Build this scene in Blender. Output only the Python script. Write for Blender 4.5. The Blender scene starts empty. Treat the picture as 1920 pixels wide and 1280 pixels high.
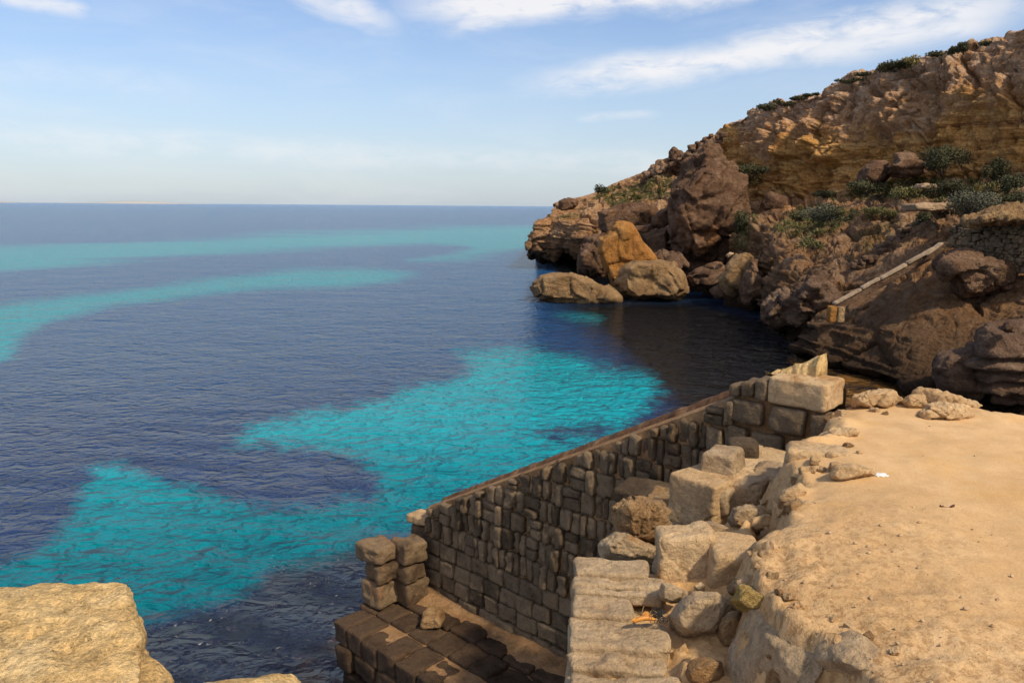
import bpy, bmesh, math, random
import numpy as np
from mathutils import Matrix, Vector

R = math.radians
SC = bpy.context.scene
COL = SC.collection
rng = np.random.default_rng(7)
random.seed(7)

# ------------------------------------------------------------------ camera
CAM = np.array([0.0, 0.0, 9.0])
FPX, CX, CY = 1478.0, 960.0, 640.0
PITCH, ROLL = R(9.75), R(0.42)
_f = np.array([0, math.cos(PITCH), -math.sin(PITCH)])
_u = np.array([0, math.sin(PITCH), math.cos(PITCH)])
_r = np.array([1.0, 0, 0])
CR = _r * math.cos(ROLL) + _u * math.sin(ROLL)
CU = -_r * math.sin(ROLL) + _u * math.cos(ROLL)
CF = _f
cd = bpy.data.cameras.new('camera'); cam = bpy.data.objects.new('camera', cd); COL.objects.link(cam)
cd.sensor_width = 36.0; cd.lens = 36.0 * FPX / 1920.0; cd.clip_start = 0.05; cd.clip_end = 90000
M = Matrix.Identity(4)
for i in range(3):
    M[i][0] = CR[i]; M[i][1] = CU[i]; M[i][2] = -CF[i]; M[i][3] = CAM[i]
cam.matrix_world = M
SC.camera = cam

# ------------------------------------------------------------------ light, sky
SUN_DIR = np.array([0.47, -0.47, 0.72]); SUN_DIR /= np.linalg.norm(SUN_DIR)
SUN_EL = math.asin(SUN_DIR[2]); SUN_AZ = math.atan2(SUN_DIR[0], SUN_DIR[1])
sd_ = bpy.data.lights.new('sun', 'SUN'); sd_.energy = 3.4; sd_.angle = R(4.0); sd_.color = (1.0, 0.86, 0.62)
sun = bpy.data.objects.new('sun', sd_); COL.objects.link(sun)
sun.rotation_euler = Vector(SUN_DIR).to_track_quat('Z', 'Y').to_euler()
SC.view_settings.view_transform = 'Standard'; SC.view_settings.look = 'None'
SC.view_settings.exposure = 0.45; SC.view_settings.gamma = 1.0
SC.view_settings.use_curve_mapping = False


class NT:
    """small helper to write node trees"""
    def __init__(s, tree): s.t = tree; s.n = tree.nodes; s.l = tree.links
    def new(s, typ, **kw):
        n = s.n.new(typ)
        for k, v in kw.items(): setattr(n, k, v)
        return n
    def link(s, a, b): s.l.new(a, b)
    def inp(s, sock, v):
        if hasattr(v, 'links') or isinstance(v, bpy.types.NodeSocket): s.l.new(v, sock)
        else: sock.default_value = v
    def math(s, op, a, b=0.0, c=None, clamp=False):
        n = s.new('ShaderNodeMath', operation=op); n.use_clamp = clamp
        s.inp(n.inputs[0], a); s.inp(n.inputs[1], b)
        if c is not None: s.inp(n.inputs[2], c)
        return n.outputs[0]
    def vmath(s, op, a, b=(0, 0, 0)):
        n = s.new('ShaderNodeVectorMath', operation=op)
        s.inp(n.inputs[0], a); s.inp(n.inputs[1], b)
        return n.outputs[0]
    def sstep(s, v, a, b):
        n = s.new('ShaderNodeMapRange', interpolation_type='SMOOTHSTEP')
        s.inp(n.inputs[0], v); s.inp(n.inputs[1], a); s.inp(n.inputs[2], b)
        return n.outputs[0]
    def noise(s, vec, scale, detail=4.0, rough=0.55, dist=0.0):
        n = s.new('ShaderNodeTexNoise'); s.inp(n.inputs['Vector'], vec)
        n.inputs['Scale'].default_value = scale; n.inputs['Detail'].default_value = detail
        n.inputs['Roughness'].default_value = rough; n.inputs['Distortion'].default_value = dist
        return n.outputs['Fac']
    def vor(s, vec, scale, feature='F1'):
        n = s.new('ShaderNodeTexVoronoi', feature=feature); s.inp(n.inputs['Vector'], vec)
        n.inputs['Scale'].default_value = scale
        return n.outputs['Distance']
    def mix(s, f, a, b, blend='MIX'):
        n = s.new('ShaderNodeMix', data_type='RGBA', blend_type=blend)
        s.inp(n.inputs[0], f); s.inp(n.inputs[6], a); s.inp(n.inputs[7], b)
        return n.outputs[2]
    def ramp(s, v, stops):
        n = s.new('ShaderNodeValToRGB'); e = n.color_ramp.elements
        while len(e) < len(stops): e.new(0.5)
        for k, (p, c) in enumerate(stops):
            e[k].position = p; e[k].color = (*c, 1)
        s.inp(n.inputs[0], v)
        return n.outputs[0]
    def scale(s, vec, sc):
        return s.vmath('MULTIPLY', vec, sc)


world = bpy.data.worlds.new("World"); SC.world = world; world.use_nodes = True
w = NT(world.node_tree); w.n.clear()
SKY_STRENGTH = 0.105
sky = w.new('ShaderNodeTexSky', sky_type='NISHITA'); sky.sun_disc = False
sky.sun_elevation = SUN_EL; sky.sun_rotation = SUN_AZ
sky.altitude = 0; sky.air_density = 1.0; sky.dust_density = 0.9; sky.ozone_density = 1.5
geo = w.new('ShaderNodeTexCoord')
dirv = geo.outputs['Generated']
sx = w.new('ShaderNodeSeparateXYZ'); w.link(dirv, sx.inputs[0])
DX, DY, DZ = sx.outputs
hor = w.math('SQRT', w.math('ADD', w.math('MULTIPLY', DX, DX), w.math('MULTIPLY', DY, DY)))
AZ = w.math('ARCTAN2', DX, DY)                 # 0 straight out to sea, + to the right
EL = w.math('ARCTAN2', DZ, hor)
cmb = w.new('ShaderNodeCombineXYZ'); w.link(AZ, cmb.inputs[0]); w.link(EL, cmb.inputs[1])
AE = cmb.outputs[0]
AEs = w.scale(AE, (1.0, 2.4, 1.0))
n_big = w.noise(AEs, 7.0, 6, 0.6, 0.3)
n_fine = w.noise(w.scale(AE, (1.0, 3.2, 1.0)), 22.0, 5, 0.6, 0.5)


def stroke(az0, el0, az1, el1, width, soft, gain, thr):
    """one wisp of cirrus: a band between two directions of the sky, broken up by noise"""
    az0, el0, az1, el1 = R(az0), R(el0), R(az1), R(el1); width = R(width)
    L = math.hypot(az1 - az0, el1 - el0); ux, uy = (az1 - az0) / L, (el1 - el0) / L
    wob = w.math('MULTIPLY', w.math('SUBTRACT', n_big, 0.5), R(soft))
    ax = w.math('SUBTRACT', AZ, az0); ay = w.math('ADD', w.math('SUBTRACT', EL, el0), wob)
    t = w.math('DIVIDE', w.math('ADD', w.math('MULTIPLY', ax, ux), w.math('MULTIPLY', ay, uy)), L)
    d = w.math('ABSOLUTE', w.math('ADD', w.math('MULTIPLY', ax, -uy), w.math('MULTIPLY', ay, ux)))
    m = w.math('SUBTRACT', 1.0, w.sstep(d, 0.0, width))
    e = w.math('MULTIPLY', w.sstep(t, -0.12, 0.22), w.math('SUBTRACT', 1.0, w.sstep(t, 0.78, 1.12)))
    br = w.sstep(w.math('ADD', w.math('MULTIPLY', n_fine, 0.55), w.math('MULTIPLY', n_big, 0.45)), thr - 0.16, thr + 0.16)
    return w.math('MULTIPLY', w.math('MULTIPLY', m, e), w.math('MULTIPLY', br, gain), clamp=True)


strokes = [
    (1.5, 8.3, 33, 12.3, 1.8, 2.4, 1.05, 0.42),       # long band over the headland
    (18, 9.6, 31, 11.3, 1.5, 1.5, 0.9, 0.36),
    (-7, 13.2, 22, 15.2, 2.2, 2.5, 1.35, 0.40),      # top band
    (-5, 11.9, 6, 14.0, 1.3, 1.5, 0.8, 0.42),
    (-19, 15.6, -8, 11.9, 1.5, 2.5, 0.8, 0.42),     # faint wisp
    (-32, 11.7, -27, 11.4, 0.8, 0.6, 0.8, 0.40),
    (20, 14.8, 36, 15.6, 1.0, 1.0, 0.8, 0.42),
    (31, 12.2, 42, 15.5, 1.6, 1.5, 1.0, 0.40),
    (4, 6.0, 10, 6.3, 0.5, 0.6, 0.45, 0.45),
    (-34, 4.0, -6, 3.4, 1.6, 2.0, 0.45, 0.46),
    (-14, 3.5, 16, 3.0, 1.3, 2.0, 0.35, 0.46),
    (-40, 8.0, -20, 7.4, 1.5, 2.0, 0.25, 0.46),
]
cl = None
for s_ in strokes:
    k = stroke(*s_)
    cl = k if cl is None else w.math('MAXIMUM', cl, k)
thin = w.math('MULTIPLY', w.sstep(w.noise(w.scale(AE, (1.0, 4.0, 1.0)), 4.0, 5, 0.6, 0.4), 0.42, 0.75), 0.18)
cl = w.math('MAXIMUM', cl, thin)
# unseen bright cloud added behind the viewer to brighten the shaded cliff
fill_cloud = w.sstep(w.math('SUBTRACT', w.math('MULTIPLY', DZ, 0.5), DY), 0.25, 0.75)
fill_cloud = w.math('MULTIPLY', fill_cloud, w.sstep(w.noise(dirv, 2.2, 6, 0.6, 0.3), 0.34, 0.58))
cl = w.math('MAXIMUM', cl, fill_cloud)
haz = w.math('MULTIPLY', w.math('SUBTRACT', 1.0, w.sstep(EL, R(-1), R(16))), 0.62)   # thin high veil towards the horizon
skyc = w.mix(haz, w.vmath('MULTIPLY', sky.outputs[0], (0.92, 0.965, 1.09)), (4.05, 4.7, 5.35, 1))
cloud_c = (6.6, 6.5, 6.55, 1)
skyc = w.mix(w.math('MULTIPLY', cl, 0.9), skyc, cloud_c)
bg = w.new('ShaderNodeBackground'); w.link(skyc, bg.inputs[0]); bg.inputs[1].default_value = SKY_STRENGTH
wo = w.new('ShaderNodeOutputWorld'); w.link(bg.outputs[0], wo.inputs[0])


# ------------------------------------------------------------------ pixel <-> world
def ray(px, py):
    px = np.asarray(px, float); py = np.asarray(py, float)
    a = (px - CX) / FPX; b = -(py - CY) / FPX
    return CF + a[..., None] * CR + b[..., None] * CU

def Pz(px, py, z):
    d = ray(px, py); t = (z - CAM[2]) / d[..., 2]
    return CAM + d * np.asarray(t)[..., None]

def Py(px, py, Y):
    d = ray(px, py); t = Y / d[..., 1]
    return CAM + d * np.asarray(t)[..., None]

def to_px(P):
    q = np.asarray(P) - CAM
    zc = q @ CF
    zc = np.where(np.abs(zc) < 1e-4, 1e-4, zc)
    return CX + FPX * (q @ CR) / zc, CY - FPX * (q @ CU) / zc, zc


# ------------------------------------------------------------------ numpy noise
def _hash(ix, iy, iz, seed):
    with np.errstate(over='ignore'):
        h = (ix.astype(np.uint32) * np.uint32(374761393) + iy.astype(np.uint32) * np.uint32(668265263)
             + iz.astype(np.uint32) * np.uint32(2147483647) + np.uint32(seed * 974711 + 12345))
        h = (h ^ (h >> np.uint32(13))) * np.uint32(1274126177)
        h = (h ^ (h >> np.uint32(15))) * np.uint32(2246822519)
        h = h ^ (h >> np.uint32(16))
    return h.astype(np.float64) / 4294967295.0

def vnoise(p, seed=0):
    i = np.floor(p).astype(np.int64); f = p - i; f = f * f * f * (f * (f * 6 - 15) + 10)
    r = 0
    for dx in (0, 1):
        wx = f[:, 0] if dx else 1 - f[:, 0]
        for dy in (0, 1):
            wy = f[:, 1] if dy else 1 - f[:, 1]
            for dz in (0, 1):
                wz = f[:, 2] if dz else 1 - f[:, 2]
                r = r + wx * wy * wz * _hash(i[:, 0] + dx, i[:, 1] + dy, i[:, 2] + dz, seed)
    return r * 2 - 1

def fbm(p, octaves=4, seed=0, gain=0.5, lac=2.03):
    p = np.asarray(p, float)
    a, s, r = 1.0, 1.0, 0
    for k in range(octaves):
        r = r + a * vnoise(p * s + 17.3 * k, seed + k); a *= gain; s *= lac
    return r

def ridged(p, octaves=4, seed=0, gain=0.5):
    a, s, r = 1.0, 1.0, 0
    for k in range(octaves):
        r = r + a * (1 - 2 * np.abs(vnoise(p * s + 9.1 * k, seed + k))); a *= gain; s *= 2.1
    return r

def cells(p, seed=0):
    i = np.floor(p).astype(np.int64)
    f1 = np.full(len(p), 9.0); f2 = np.full(len(p), 9.0); cid = np.zeros(len(p))
    for dx in (-1, 0, 1):
        for dy in (-1, 0, 1):
            for dz in (-1, 0, 1):
                a, b, c = i[:, 0] + dx, i[:, 1] + dy, i[:, 2] + dz
                q = np.stack([a + _hash(a, b, c, seed), b + _hash(a, b, c, seed + 1), c + _hash(a, b, c, seed + 2)], 1)
                d = np.linalg.norm(q - p, axis=1); h = _hash(a, b, c, seed + 3)
                nearer = d < f1
                f2 = np.where(nearer, f1, np.minimum(f2, d))
                cid = np.where(nearer, h, cid); f1 = np.where(nearer, d, f1)
    return f1, f2, cid


def facets(p, seed=0, tilt=0.9):
    """broken-rock field: every cell of a 3-D cell pattern is one tilted plane; also the distance to the nearest joint"""
    i = np.floor(p).astype(np.int64)
    f1 = np.full(len(p), 9.0); f2 = np.full(len(p), 9.0); val = np.zeros(len(p))
    for dx in (-1, 0, 1):
        for dy in (-1, 0, 1):
            for dz in (-1, 0, 1):
                a, b, c = i[:, 0] + dx, i[:, 1] + dy, i[:, 2] + dz
                h = [_hash(a, b, c, seed + k) for k in range(7)]
                q = p - np.stack([a + h[0], b + h[1], c + h[2]], 1)
                d = np.linalg.norm(q, axis=1)
                nearer = d < f1
                f2 = np.where(nearer, f1, np.minimum(f2, d))
                v = (h[3] - 0.5) + tilt * ((h[4] - .5) * q[:, 0] + (h[5] - .5) * q[:, 1] + (h[6] - .5) * q[:, 2]) * 2
                val = np.where(nearer, v, val); f1 = np.where(nearer, d, f1)
    return val, f2 - f1

def cuts(V, n, seed, lo=0.80, hi=0.97):
    """slice flat faces off a lump"""
    rs = np.random.default_rng(seed + 900); V = V.copy(); c = V.mean(0); ext = np.ptp(V, axis=0)
    for _ in range(n):
        d = rs.normal(0, 1, 3) / ext; d /= np.linalg.norm(d)
        s = (V - c) @ d; h = s.max() * rs.uniform(lo, hi)
        V -= np.clip(s - h, 0, None)[:, None] * d
    return V


# ------------------------------------------------------------------ mesh helpers
def link_mesh(name, V, F, mat, parent=None, smooth=True, origin=None, attrs=None):
    V = np.asarray(V, float)
    if origin is None:
        origin = np.array([0, 0, 0.0]) if parent is not None else np.array([*(V[:, :2].mean(0)), V[:, 2].min()])
    off = origin if parent is None else np.array(parent.location) + 0
    me = bpy.data.meshes.new(name)
    L = V - off
    F = np.asarray(F)
    if F.ndim == 2:
        k = F.shape[1]
        me.vertices.add(len(L)); me.vertices.foreach_set('co', L.astype(np.float32).ravel())
        me.loops.add(F.size); me.loops.foreach_set('vertex_index', F.astype(np.int32).ravel())
        me.polygons.add(len(F)); me.polygons.foreach_set('loop_start', np.arange(0, F.size, k, dtype=np.int32))
        me.update(calc_edges=True)
    else:
        me.from_pydata(L.tolist(), [], [list(x) for x in F])
    me.polygons.foreach_set('use_smooth', np.full(len(me.polygons), smooth))
    if attrs:
        for nm, val in attrs.items():
            at = me.attributes.new(nm, 'FLOAT', 'POINT'); at.data.foreach_set('value', np.asarray(val, np.float32))
    me.validate()
    me.materials.append(mat)
    o = bpy.data.objects.new(name, me); COL.objects.link(o)
    if parent is None: o.location = origin
    else: o.parent = parent
    return o

def tag(o, label=None, cat=None, group=None, kind=None):
    if label: o['label'] = label
    if cat: o['category'] = cat
    if group: o['group'] = group
    if kind: o['kind'] = kind
    elif cat: o['kind'] = 'thing'
    return o

def empty(name, loc, label, cat, group=None):
    o = bpy.data.objects.new(name, None); COL.objects.link(o); o.location = loc
    o.empty_display_size = 0.2
    return tag(o, label, cat, group)

def grid_faces(nr, nc):
    a = np.arange(nr * nc).reshape(nr, nc)
    return np.stack([a[:-1, :-1].ravel(), a[:-1, 1:].ravel(), a[1:, 1:].ravel(), a[1:, :-1].ravel()], 1)

_cube_cache = {}
def cube_grid(n):
    if n in _cube_cache: return _cube_cache[n]
    bm = bmesh.new(); bmesh.ops.create_cube(bm, size=2.0)
    bmesh.ops.subdivide_edges(bm, edges=bm.edges[:], cuts=n - 1, use_grid_fill=True)
    V = np.array([v.co[:] for v in bm.verts]); bm.verts.index_update()
    F = np.array([[v.index for v in f.verts] for f in bm.faces]); bm.free()
    _cube_cache[n] = (V, F)
    return V, F

def rblock(size, n=6, rnd=0.03, amp=0.01, sc=6.0, seed=0, taper=0.0, tilt=0.0, chip=0.0):
    """weathered stone block: rounded box with uneven faces; local coords, centre at origin"""
    V, F = cube_grid(n)
    h = np.array(size) / 2.0
    P = V * h
    r = min(rnd, h.min() * 0.9)
    inner = np.clip(P, -(h - r), h - r)
    d = P - inner; L = np.linalg.norm(d, axis=1, keepdims=True)
    P = np.where(L > 1e-9, inner + d / np.maximum(L, 1e-9) * r, P)
    rs = np.random.default_rng(seed)
    # uneven shear / taper so no two are alike
    P[:, 0] *= 1 + taper * rs.uniform(-1, 1) * P[:, 2] / h[2]
    P[:, 1] *= 1 + taper * rs.uniform(-1, 1) * P[:, 2] / h[2]
    P[:, 2] *= 1 + taper * rs.uniform(-1, 1) * P[:, 0] / h[0]
    nd = P / np.maximum(np.linalg.norm(P / h, axis=1, keepdims=True), 1e-6)
    nd = nd / np.maximum(np.linalg.norm(nd, axis=1, keepdims=True), 1e-6)
    q = P * sc + rs.uniform(-50, 50, 3)
    disp = amp * (fbm(q, 4, seed) + 0.6 * np.minimum(fbm(q * 0.45, 2, seed + 5), 0.1))
    if chip > 0:
        a1, j1 = facets(P * sc * 0.55 + rs.uniform(-50, 50, 3), seed, 1.1)
        disp += chip * 0.55 * np.minimum(a1, 0.15)
    P = P + nd * disp[:, None]
    if tilt:
        a = rs.uniform(-tilt, tilt, 3)
        P = P @ np.array(Matrix.Rotation(a[0], 3, 'X') @ Matrix.Rotation(a[1], 3, 'Y') @ Matrix.Rotation(a[2], 3, 'Z'))
    return P, F

def rot_z(P, a):
    c, s = math.cos(a), math.sin(a)
    return np.stack([P[:, 0] * c - P[:, 1] * s, P[:, 0] * s + P[:, 1] * c, P[:, 2]], 1)

class Acc:
    """collects pieces of ONE mesh"""
    def __init__(s): s.V = []; s.F = []; s.k = 0; s.A = []
    def add(s, V, F, val=0.0):
        s.V.append(V); s.F.append(np.asarray(F) + s.k); s.k += len(V); s.A.append(np.full(len(V), val))
    def build(s, name, mat, parent=None, smooth=True, **kw):
        return link_mesh(name, np.concatenate(s.V), np.concatenate(s.F), mat, parent, smooth,
                         attrs={'tone': np.concatenate(s.A)}, **kw)

def hull_mesh(pts, voxel):
    bm = bmesh.new()
    for p in pts: bm.verts.new(tuple(p))
    bmesh.ops.convex_hull(bm, input=bm.verts[:], use_existing_faces=False)
    loose = [v for v in bm.verts if not v.link_faces]
    if loose: bmesh.ops.delete(bm, geom=loose, context='VERTS')
    bmesh.ops.recalc_face_normals(bm, faces=bm.faces[:])
    me = bpy.data.meshes.new('tmp'); bm.to_mesh(me); bm.free()
    o = bpy.data.objects.new('tmp', me); COL.objects.link(o)
    m = o.modifiers.new('r', 'REMESH'); m.mode = 'VOXEL'; m.voxel_size = voxel
    sm = o.modifiers.new('s', 'SMOOTH'); sm.iterations = 1; sm.factor = 0.5
    dg = bpy.context.evaluated_depsgraph_get(); dg.update()
    em = bpy.data.meshes.new_from_object(o.evaluated_get(dg))
    V = np.empty(len(em.vertices) * 3, np.float32); em.vertices.foreach_get('co', V); V = V.reshape(-1, 3).astype(float)
    N = np.empty(len(em.vertices) * 3, np.float32); em.vertices.foreach_get('normal', N); N = N.reshape(-1, 3).astype(float)
    F = np.array([list(p.vertices) for p in em.polygons if len(p.vertices) == 4])
    bpy.data.objects.remove(o); bpy.data.meshes.remove(me); bpy.data.meshes.remove(em)
    return V, N, F

def rough(V, N, amp, sc, seed=0, strata=0.0, sfreq=1.0, block=0.0, pits=0.0, oct_=6, rg=0.35):
    q = V * sc + seed * 3.7
    d = amp * (0.75 * fbm(q, oct_, seed, 0.55) + rg * ridged(q * 1.7, 4, seed + 50, 0.55))
    if block:
        wq = q + 0.22 * np.stack([vnoise(q * 1.5, seed + 20), vnoise(q * 1.5, seed + 21), vnoise(q * 1.5, seed + 22)], 1)
        a1, j1 = facets(wq * 0.9, seed, 1.2); a2, j2 = facets(wq * 2.4, seed + 70, 1.2)
        d += block * 0.8 * a1 - block * 0.5 * np.exp(-(j1 / 0.05) ** 2) + 0.42 * block * a2 - 0.12 * block * np.exp(-(j2 / 0.06) ** 2)
    if strata:
        zz = V[:, 2] * sfreq + 0.35 * fbm(q * 0.4, 2, seed + 9)
        d += strata * np.abs(np.stack([vnoise(np.stack([0 * zz, 0 * zz, zz], 1), seed + 4)], 1)[:, 0]) - strata * 0.3
    if pits:
        f1, _, cid = cells(q * 4.0, seed + 30)
        d -= pits * np.clip(0.55 - f1, 0, 1) * (cid > 0.45)
    return V + N * d[:, None]

def rock(name, pts, mat, label, cat='boulder', voxel=None, amp=None, sc=None, seed=0, group=None, ncut=9, **kw):
    pts = np.asarray(pts); ext = np.ptp(pts, axis=0); size = float(np.sort(ext)[1])
    voxel = voxel or size / 75.0; amp = amp if amp is not None else size * 0.035; sc = sc or 2.2 / size
    V, N, F = hull_mesh(pts, voxel)
    V = cuts(V, ncut, seed)
    V = rough(V, N, amp, sc, seed, **kw)
    o = link_mesh(name, V, F, mat)
    return tag(o, label, cat, group)

def outline_pts(px, Y, thick, zmin=None, shrink=0.75, front_=0.62):
    """3-D points of a boulder whose near outline, seen from the viewpoint, is px (list of pixels) at depth Y"""
    px = np.array(px, float); c = px.mean(0)
    front = c + (px - c) * front_
    A = Py(px[:, 0], px[:, 1], Y + thick * 0.35)
    B = Py(front[:, 0], front[:, 1], Y)
    bk = c + (px - c) * shrink
    C = Py(bk[:, 0], bk[:, 1], Y + thick)
    P = np.concatenate([A, B, C])
    if zmin is not None: P[:, 2] = np.maximum(P[:, 2], zmin)
    return P
# ------------------------------------------------------------------ materials
def srgb(r, g, b):
    f = lambda c: (c / 255 / 12.92) if c / 255 <= 0.04045 else ((c / 255 + 0.055) / 1.055) ** 2.4
    return (f(r), f(g), f(b))

def new_mat(name):
    m = bpy.data.materials.new(name); m.use_nodes = True
    t = NT(m.node_tree); t.n.clear()
    p = t.new('ShaderNodeBsdfPrincipled'); o = t.new('ShaderNodeOutputMaterial'); t.link(p.outputs[0], o.inputs[0])
    g = t.new('ShaderNodeNewGeometry')
    return m, t, p, g.outputs['Position'], g

def stone_mat(name, stops, scale=1.0, grain=60.0, bump=0.02, speck=0.25, tone=0.5, patch=None, patch_scale=0.6,
              patch_lo=0.55, strata=0.0, strata_f=6.0, rough_=0.92, pit=0.0, fine_bump=0.3):
    m, t, p, pos, g = new_mat(name)
    at = t.new('ShaderNodeAttribute', attribute_name='tone').outputs['Fac']
    n1 = t.noise(pos, scale, 7, 0.62, 0.0)
    n0 = t.noise(pos, scale * 0.31, 4, 0.55, 0.0)
    v = t.math('ADD', t.math('MULTIPLY', n1, 0.65), t.math('MULTIPLY', n0, 0.35))
    v = t.math('ADD', v, t.math('MULTIPLY', at, tone * 0.3))
    c = t.ramp(v, stops)
    if patch:
        pm = t.sstep(t.noise(pos, patch_scale, 6, 0.65, 0.1), patch_lo, patch_lo + 0.13)
        c = t.mix(pm, c, (*patch, 1))
    hs = None
    if strata:
        sp = t.scale(pos, (0.12, 0.12, 1.0))
        ns = t.noise(sp, strata_f, 5, 0.7, 0.4)
        c = t.mix(t.sstep(ns, 0.38, 0.62), t.mix(strata, c, (0.10, 0.05, 0.03, 1)), c)
        hs = ns
    gr = t.noise(pos, grain, 3, 0.7)
    md = t.noise(pos, grain * 0.28, 5, 0.7)
    sk = t.math('ADD', t.math('ADD', t.math('MULTIPLY', t.math('SUBTRACT', gr, 0.5), speck * 3.0), t.math('MULTIPLY', t.math('SUBTRACT', md, 0.5), speck * 3.4)), 1.0)
    c = t.mix(1.0, c, t.vmath('SCALE', (1, 1, 1)), 'MULTIPLY') if False else t.vmath('MULTIPLY', c, t.new_cmb(sk))
    t.link(c, p.inputs['Base Color'])
    p.inputs['Roughness'].default_value = rough_
    p.inputs['Specular IOR Level'].default_value = 0.15
    h = t.math('ADD', t.math('MULTIPLY', n1, 0.6), t.math('MULTIPLY', gr, fine_bump * 0.4))
    h = t.math('ADD', h, t.math('MULTIPLY', t.noise(pos, scale * 9, 6, 0.7), 0.5))
    h = t.math('ADD', h, t.math('MULTIPLY', md, 0.45))
    if hs is not None: h = t.math('ADD', h, t.math('MULTIPLY', hs, 0.6))
    if pit:
        pv = t.math('SUBTRACT', 1.0, t.sstep(t.vor(t.vmath('ADD', pos, t.vmath('SCALE', t.new_cmb(gr), (0, 0, 0))), grain * 0.3), 0.05, 0.4))
        pv = t.math('MULTIPLY', pv, t.sstep(t.noise(pos, grain * 0.12, 4, 0.7), 0.5, 0.68))
        h = t.math('SUBTRACT', h, t.math('MULTIPLY', pv, pit))
    b = t.new('ShaderNodeBump'); b.inputs['Distance'].default_value = bump * 1.5; b.inputs['Strength'].default_value = 1.0
    t.link(h, b.inputs['Height']); t.link(b.outputs[0], p.inputs['Normal'])
    return m

def _new_cmb(s, v):
    n = s.new('ShaderNodeCombineXYZ')
    for k in range(3): s.l.new(v, n.inputs[k])
    return n.outputs[0]
NT.new_cmb = _new_cmb

M_SAND = stone_mat('pale_sandstone', [(0.28, (0.27, 0.155, 0.075)), (0.5, (0.48, 0.32, 0.175)), (0.72, (0.60, 0.44, 0.27))],
                   2.2, 90, 0.03, 0.28, 0.6, patch=(0.36, 0.20, 0.085), patch_scale=2.0, patch_lo=0.56, pit=0.25)
M_GREY = stone_mat('grey_weathered_sandstone', [(0.28, (0.20, 0.13, 0.075)), (0.5, (0.38, 0.27, 0.165)), (0.72, (0.53, 0.40, 0.26))],
                   2.6, 95, 0.03, 0.3, 0.6, patch=(0.30, 0.17, 0.08), patch_scale=2.3, patch_lo=0.6, pit=0.3)
M_BROWN = stone_mat('rough_brown_sandstone', [(0.28, (0.15, 0.075, 0.03)), (0.5, (0.34, 0.20, 0.095)), (0.72, (0.52, 0.36, 0.2))],
                    3.2, 70, 0.06, 0.4, 0.5, pit=0.6, fine_bump=0.8)
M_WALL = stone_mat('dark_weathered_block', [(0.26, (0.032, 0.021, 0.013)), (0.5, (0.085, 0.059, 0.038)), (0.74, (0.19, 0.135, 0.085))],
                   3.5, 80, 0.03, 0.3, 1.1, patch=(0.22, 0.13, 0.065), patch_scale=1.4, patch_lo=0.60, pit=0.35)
M_MORTAR = stone_mat('earthy_mortar', [(0.28, (0.15, 0.075, 0.035)), (0.5, (0.29, 0.165, 0.08)), (0.72, (0.38, 0.24, 0.13))],
                     3.0, 60, 0.04, 0.3, 0.4, pit=0.4)
M_COPE = stone_mat('reddish_coping_mortar', [(0.30, (0.07, 0.036, 0.022)), (0.5, (0.16, 0.085, 0.048)), (0.70, (0.46, 0.30, 0.17))],
                   5.0, 70, 0.03, 0.4, 0.4, pit=0.5)
M_GOLD = stone_mat('golden_rough_rock', [(0.28, (0.44, 0.25, 0.09)), (0.5, (0.66, 0.44, 0.195)), (0.72, (0.76, 0.56, 0.30))],
                   5.0, 75, 0.03, 0.48, 0.5, patch=(0.34, 0.19, 0.075), patch_scale=4.0, patch_lo=0.64, pit=0.7, fine_bump=0.9)
M_PAVE = stone_mat('shade_darkened_paving', [(0.26, (0.014, 0.008, 0.005)), (0.5, (0.030, 0.018, 0.011)), (0.74, (0.08, 0.05, 0.031))],
                   3.0, 70, 0.03, 0.3, 0.9, patch=(0.075, 0.04, 0.02), patch_scale=1.6, patch_lo=0.6, pit=0.3)  # darkened so the colour carries the terrace's shade over the landing
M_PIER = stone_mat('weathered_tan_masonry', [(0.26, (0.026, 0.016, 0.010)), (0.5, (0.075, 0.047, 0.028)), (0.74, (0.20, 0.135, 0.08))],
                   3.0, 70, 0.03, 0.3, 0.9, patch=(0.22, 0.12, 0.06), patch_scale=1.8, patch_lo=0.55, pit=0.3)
BOULDER_STOPS = [(0.28, (0.065, 0.034, 0.02)), (0.5, (0.19, 0.108, 0.066)), (0.70, (0.38, 0.25, 0.165))]
M_BOULDER = stone_mat('brown_cliff_rock', BOULDER_STOPS, 0.7, 9.0, 0.4, 0.42, 0.6, patch=(0.33, 0.16, 0.07), patch_scale=0.16,
                      patch_lo=0.56, strata=0.25, strata_f=1.2, fine_bump=0.9)
M_ORANGE = stone_mat('orange_broken_rock', [(0.28, (0.19, 0.075, 0.02)), (0.5, (0.36, 0.165, 0.045)), (0.72, (0.46, 0.26, 0.10))],
                     0.6, 9, 0.3, 0.36, 0.5, patch=(0.22, 0.12, 0.065), patch_scale=0.2, patch_lo=0.58, fine_bump=0.7)
M_TAN = stone_mat('tan_broken_rock', [(0.28, (0.15, 0.085, 0.04)), (0.5, (0.31, 0.19, 0.095)), (0.72, (0.44, 0.31, 0.17))],
                  0.5, 9, 0.3, 0.36, 0.5, patch=(0.16, 0.095, 0.055), patch_scale=0.16, patch_lo=0.55, fine_bump=0.7)
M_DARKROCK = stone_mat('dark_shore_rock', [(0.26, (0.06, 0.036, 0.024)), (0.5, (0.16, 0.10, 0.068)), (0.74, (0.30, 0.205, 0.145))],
                       0.9, 10.0, 0.25, 0.42, 0.6, patch=(0.24, 0.12, 0.05), patch_scale=0.25, patch_lo=0.6, strata=0.4, strata_f=2.0, fine_bump=0.9)

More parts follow.
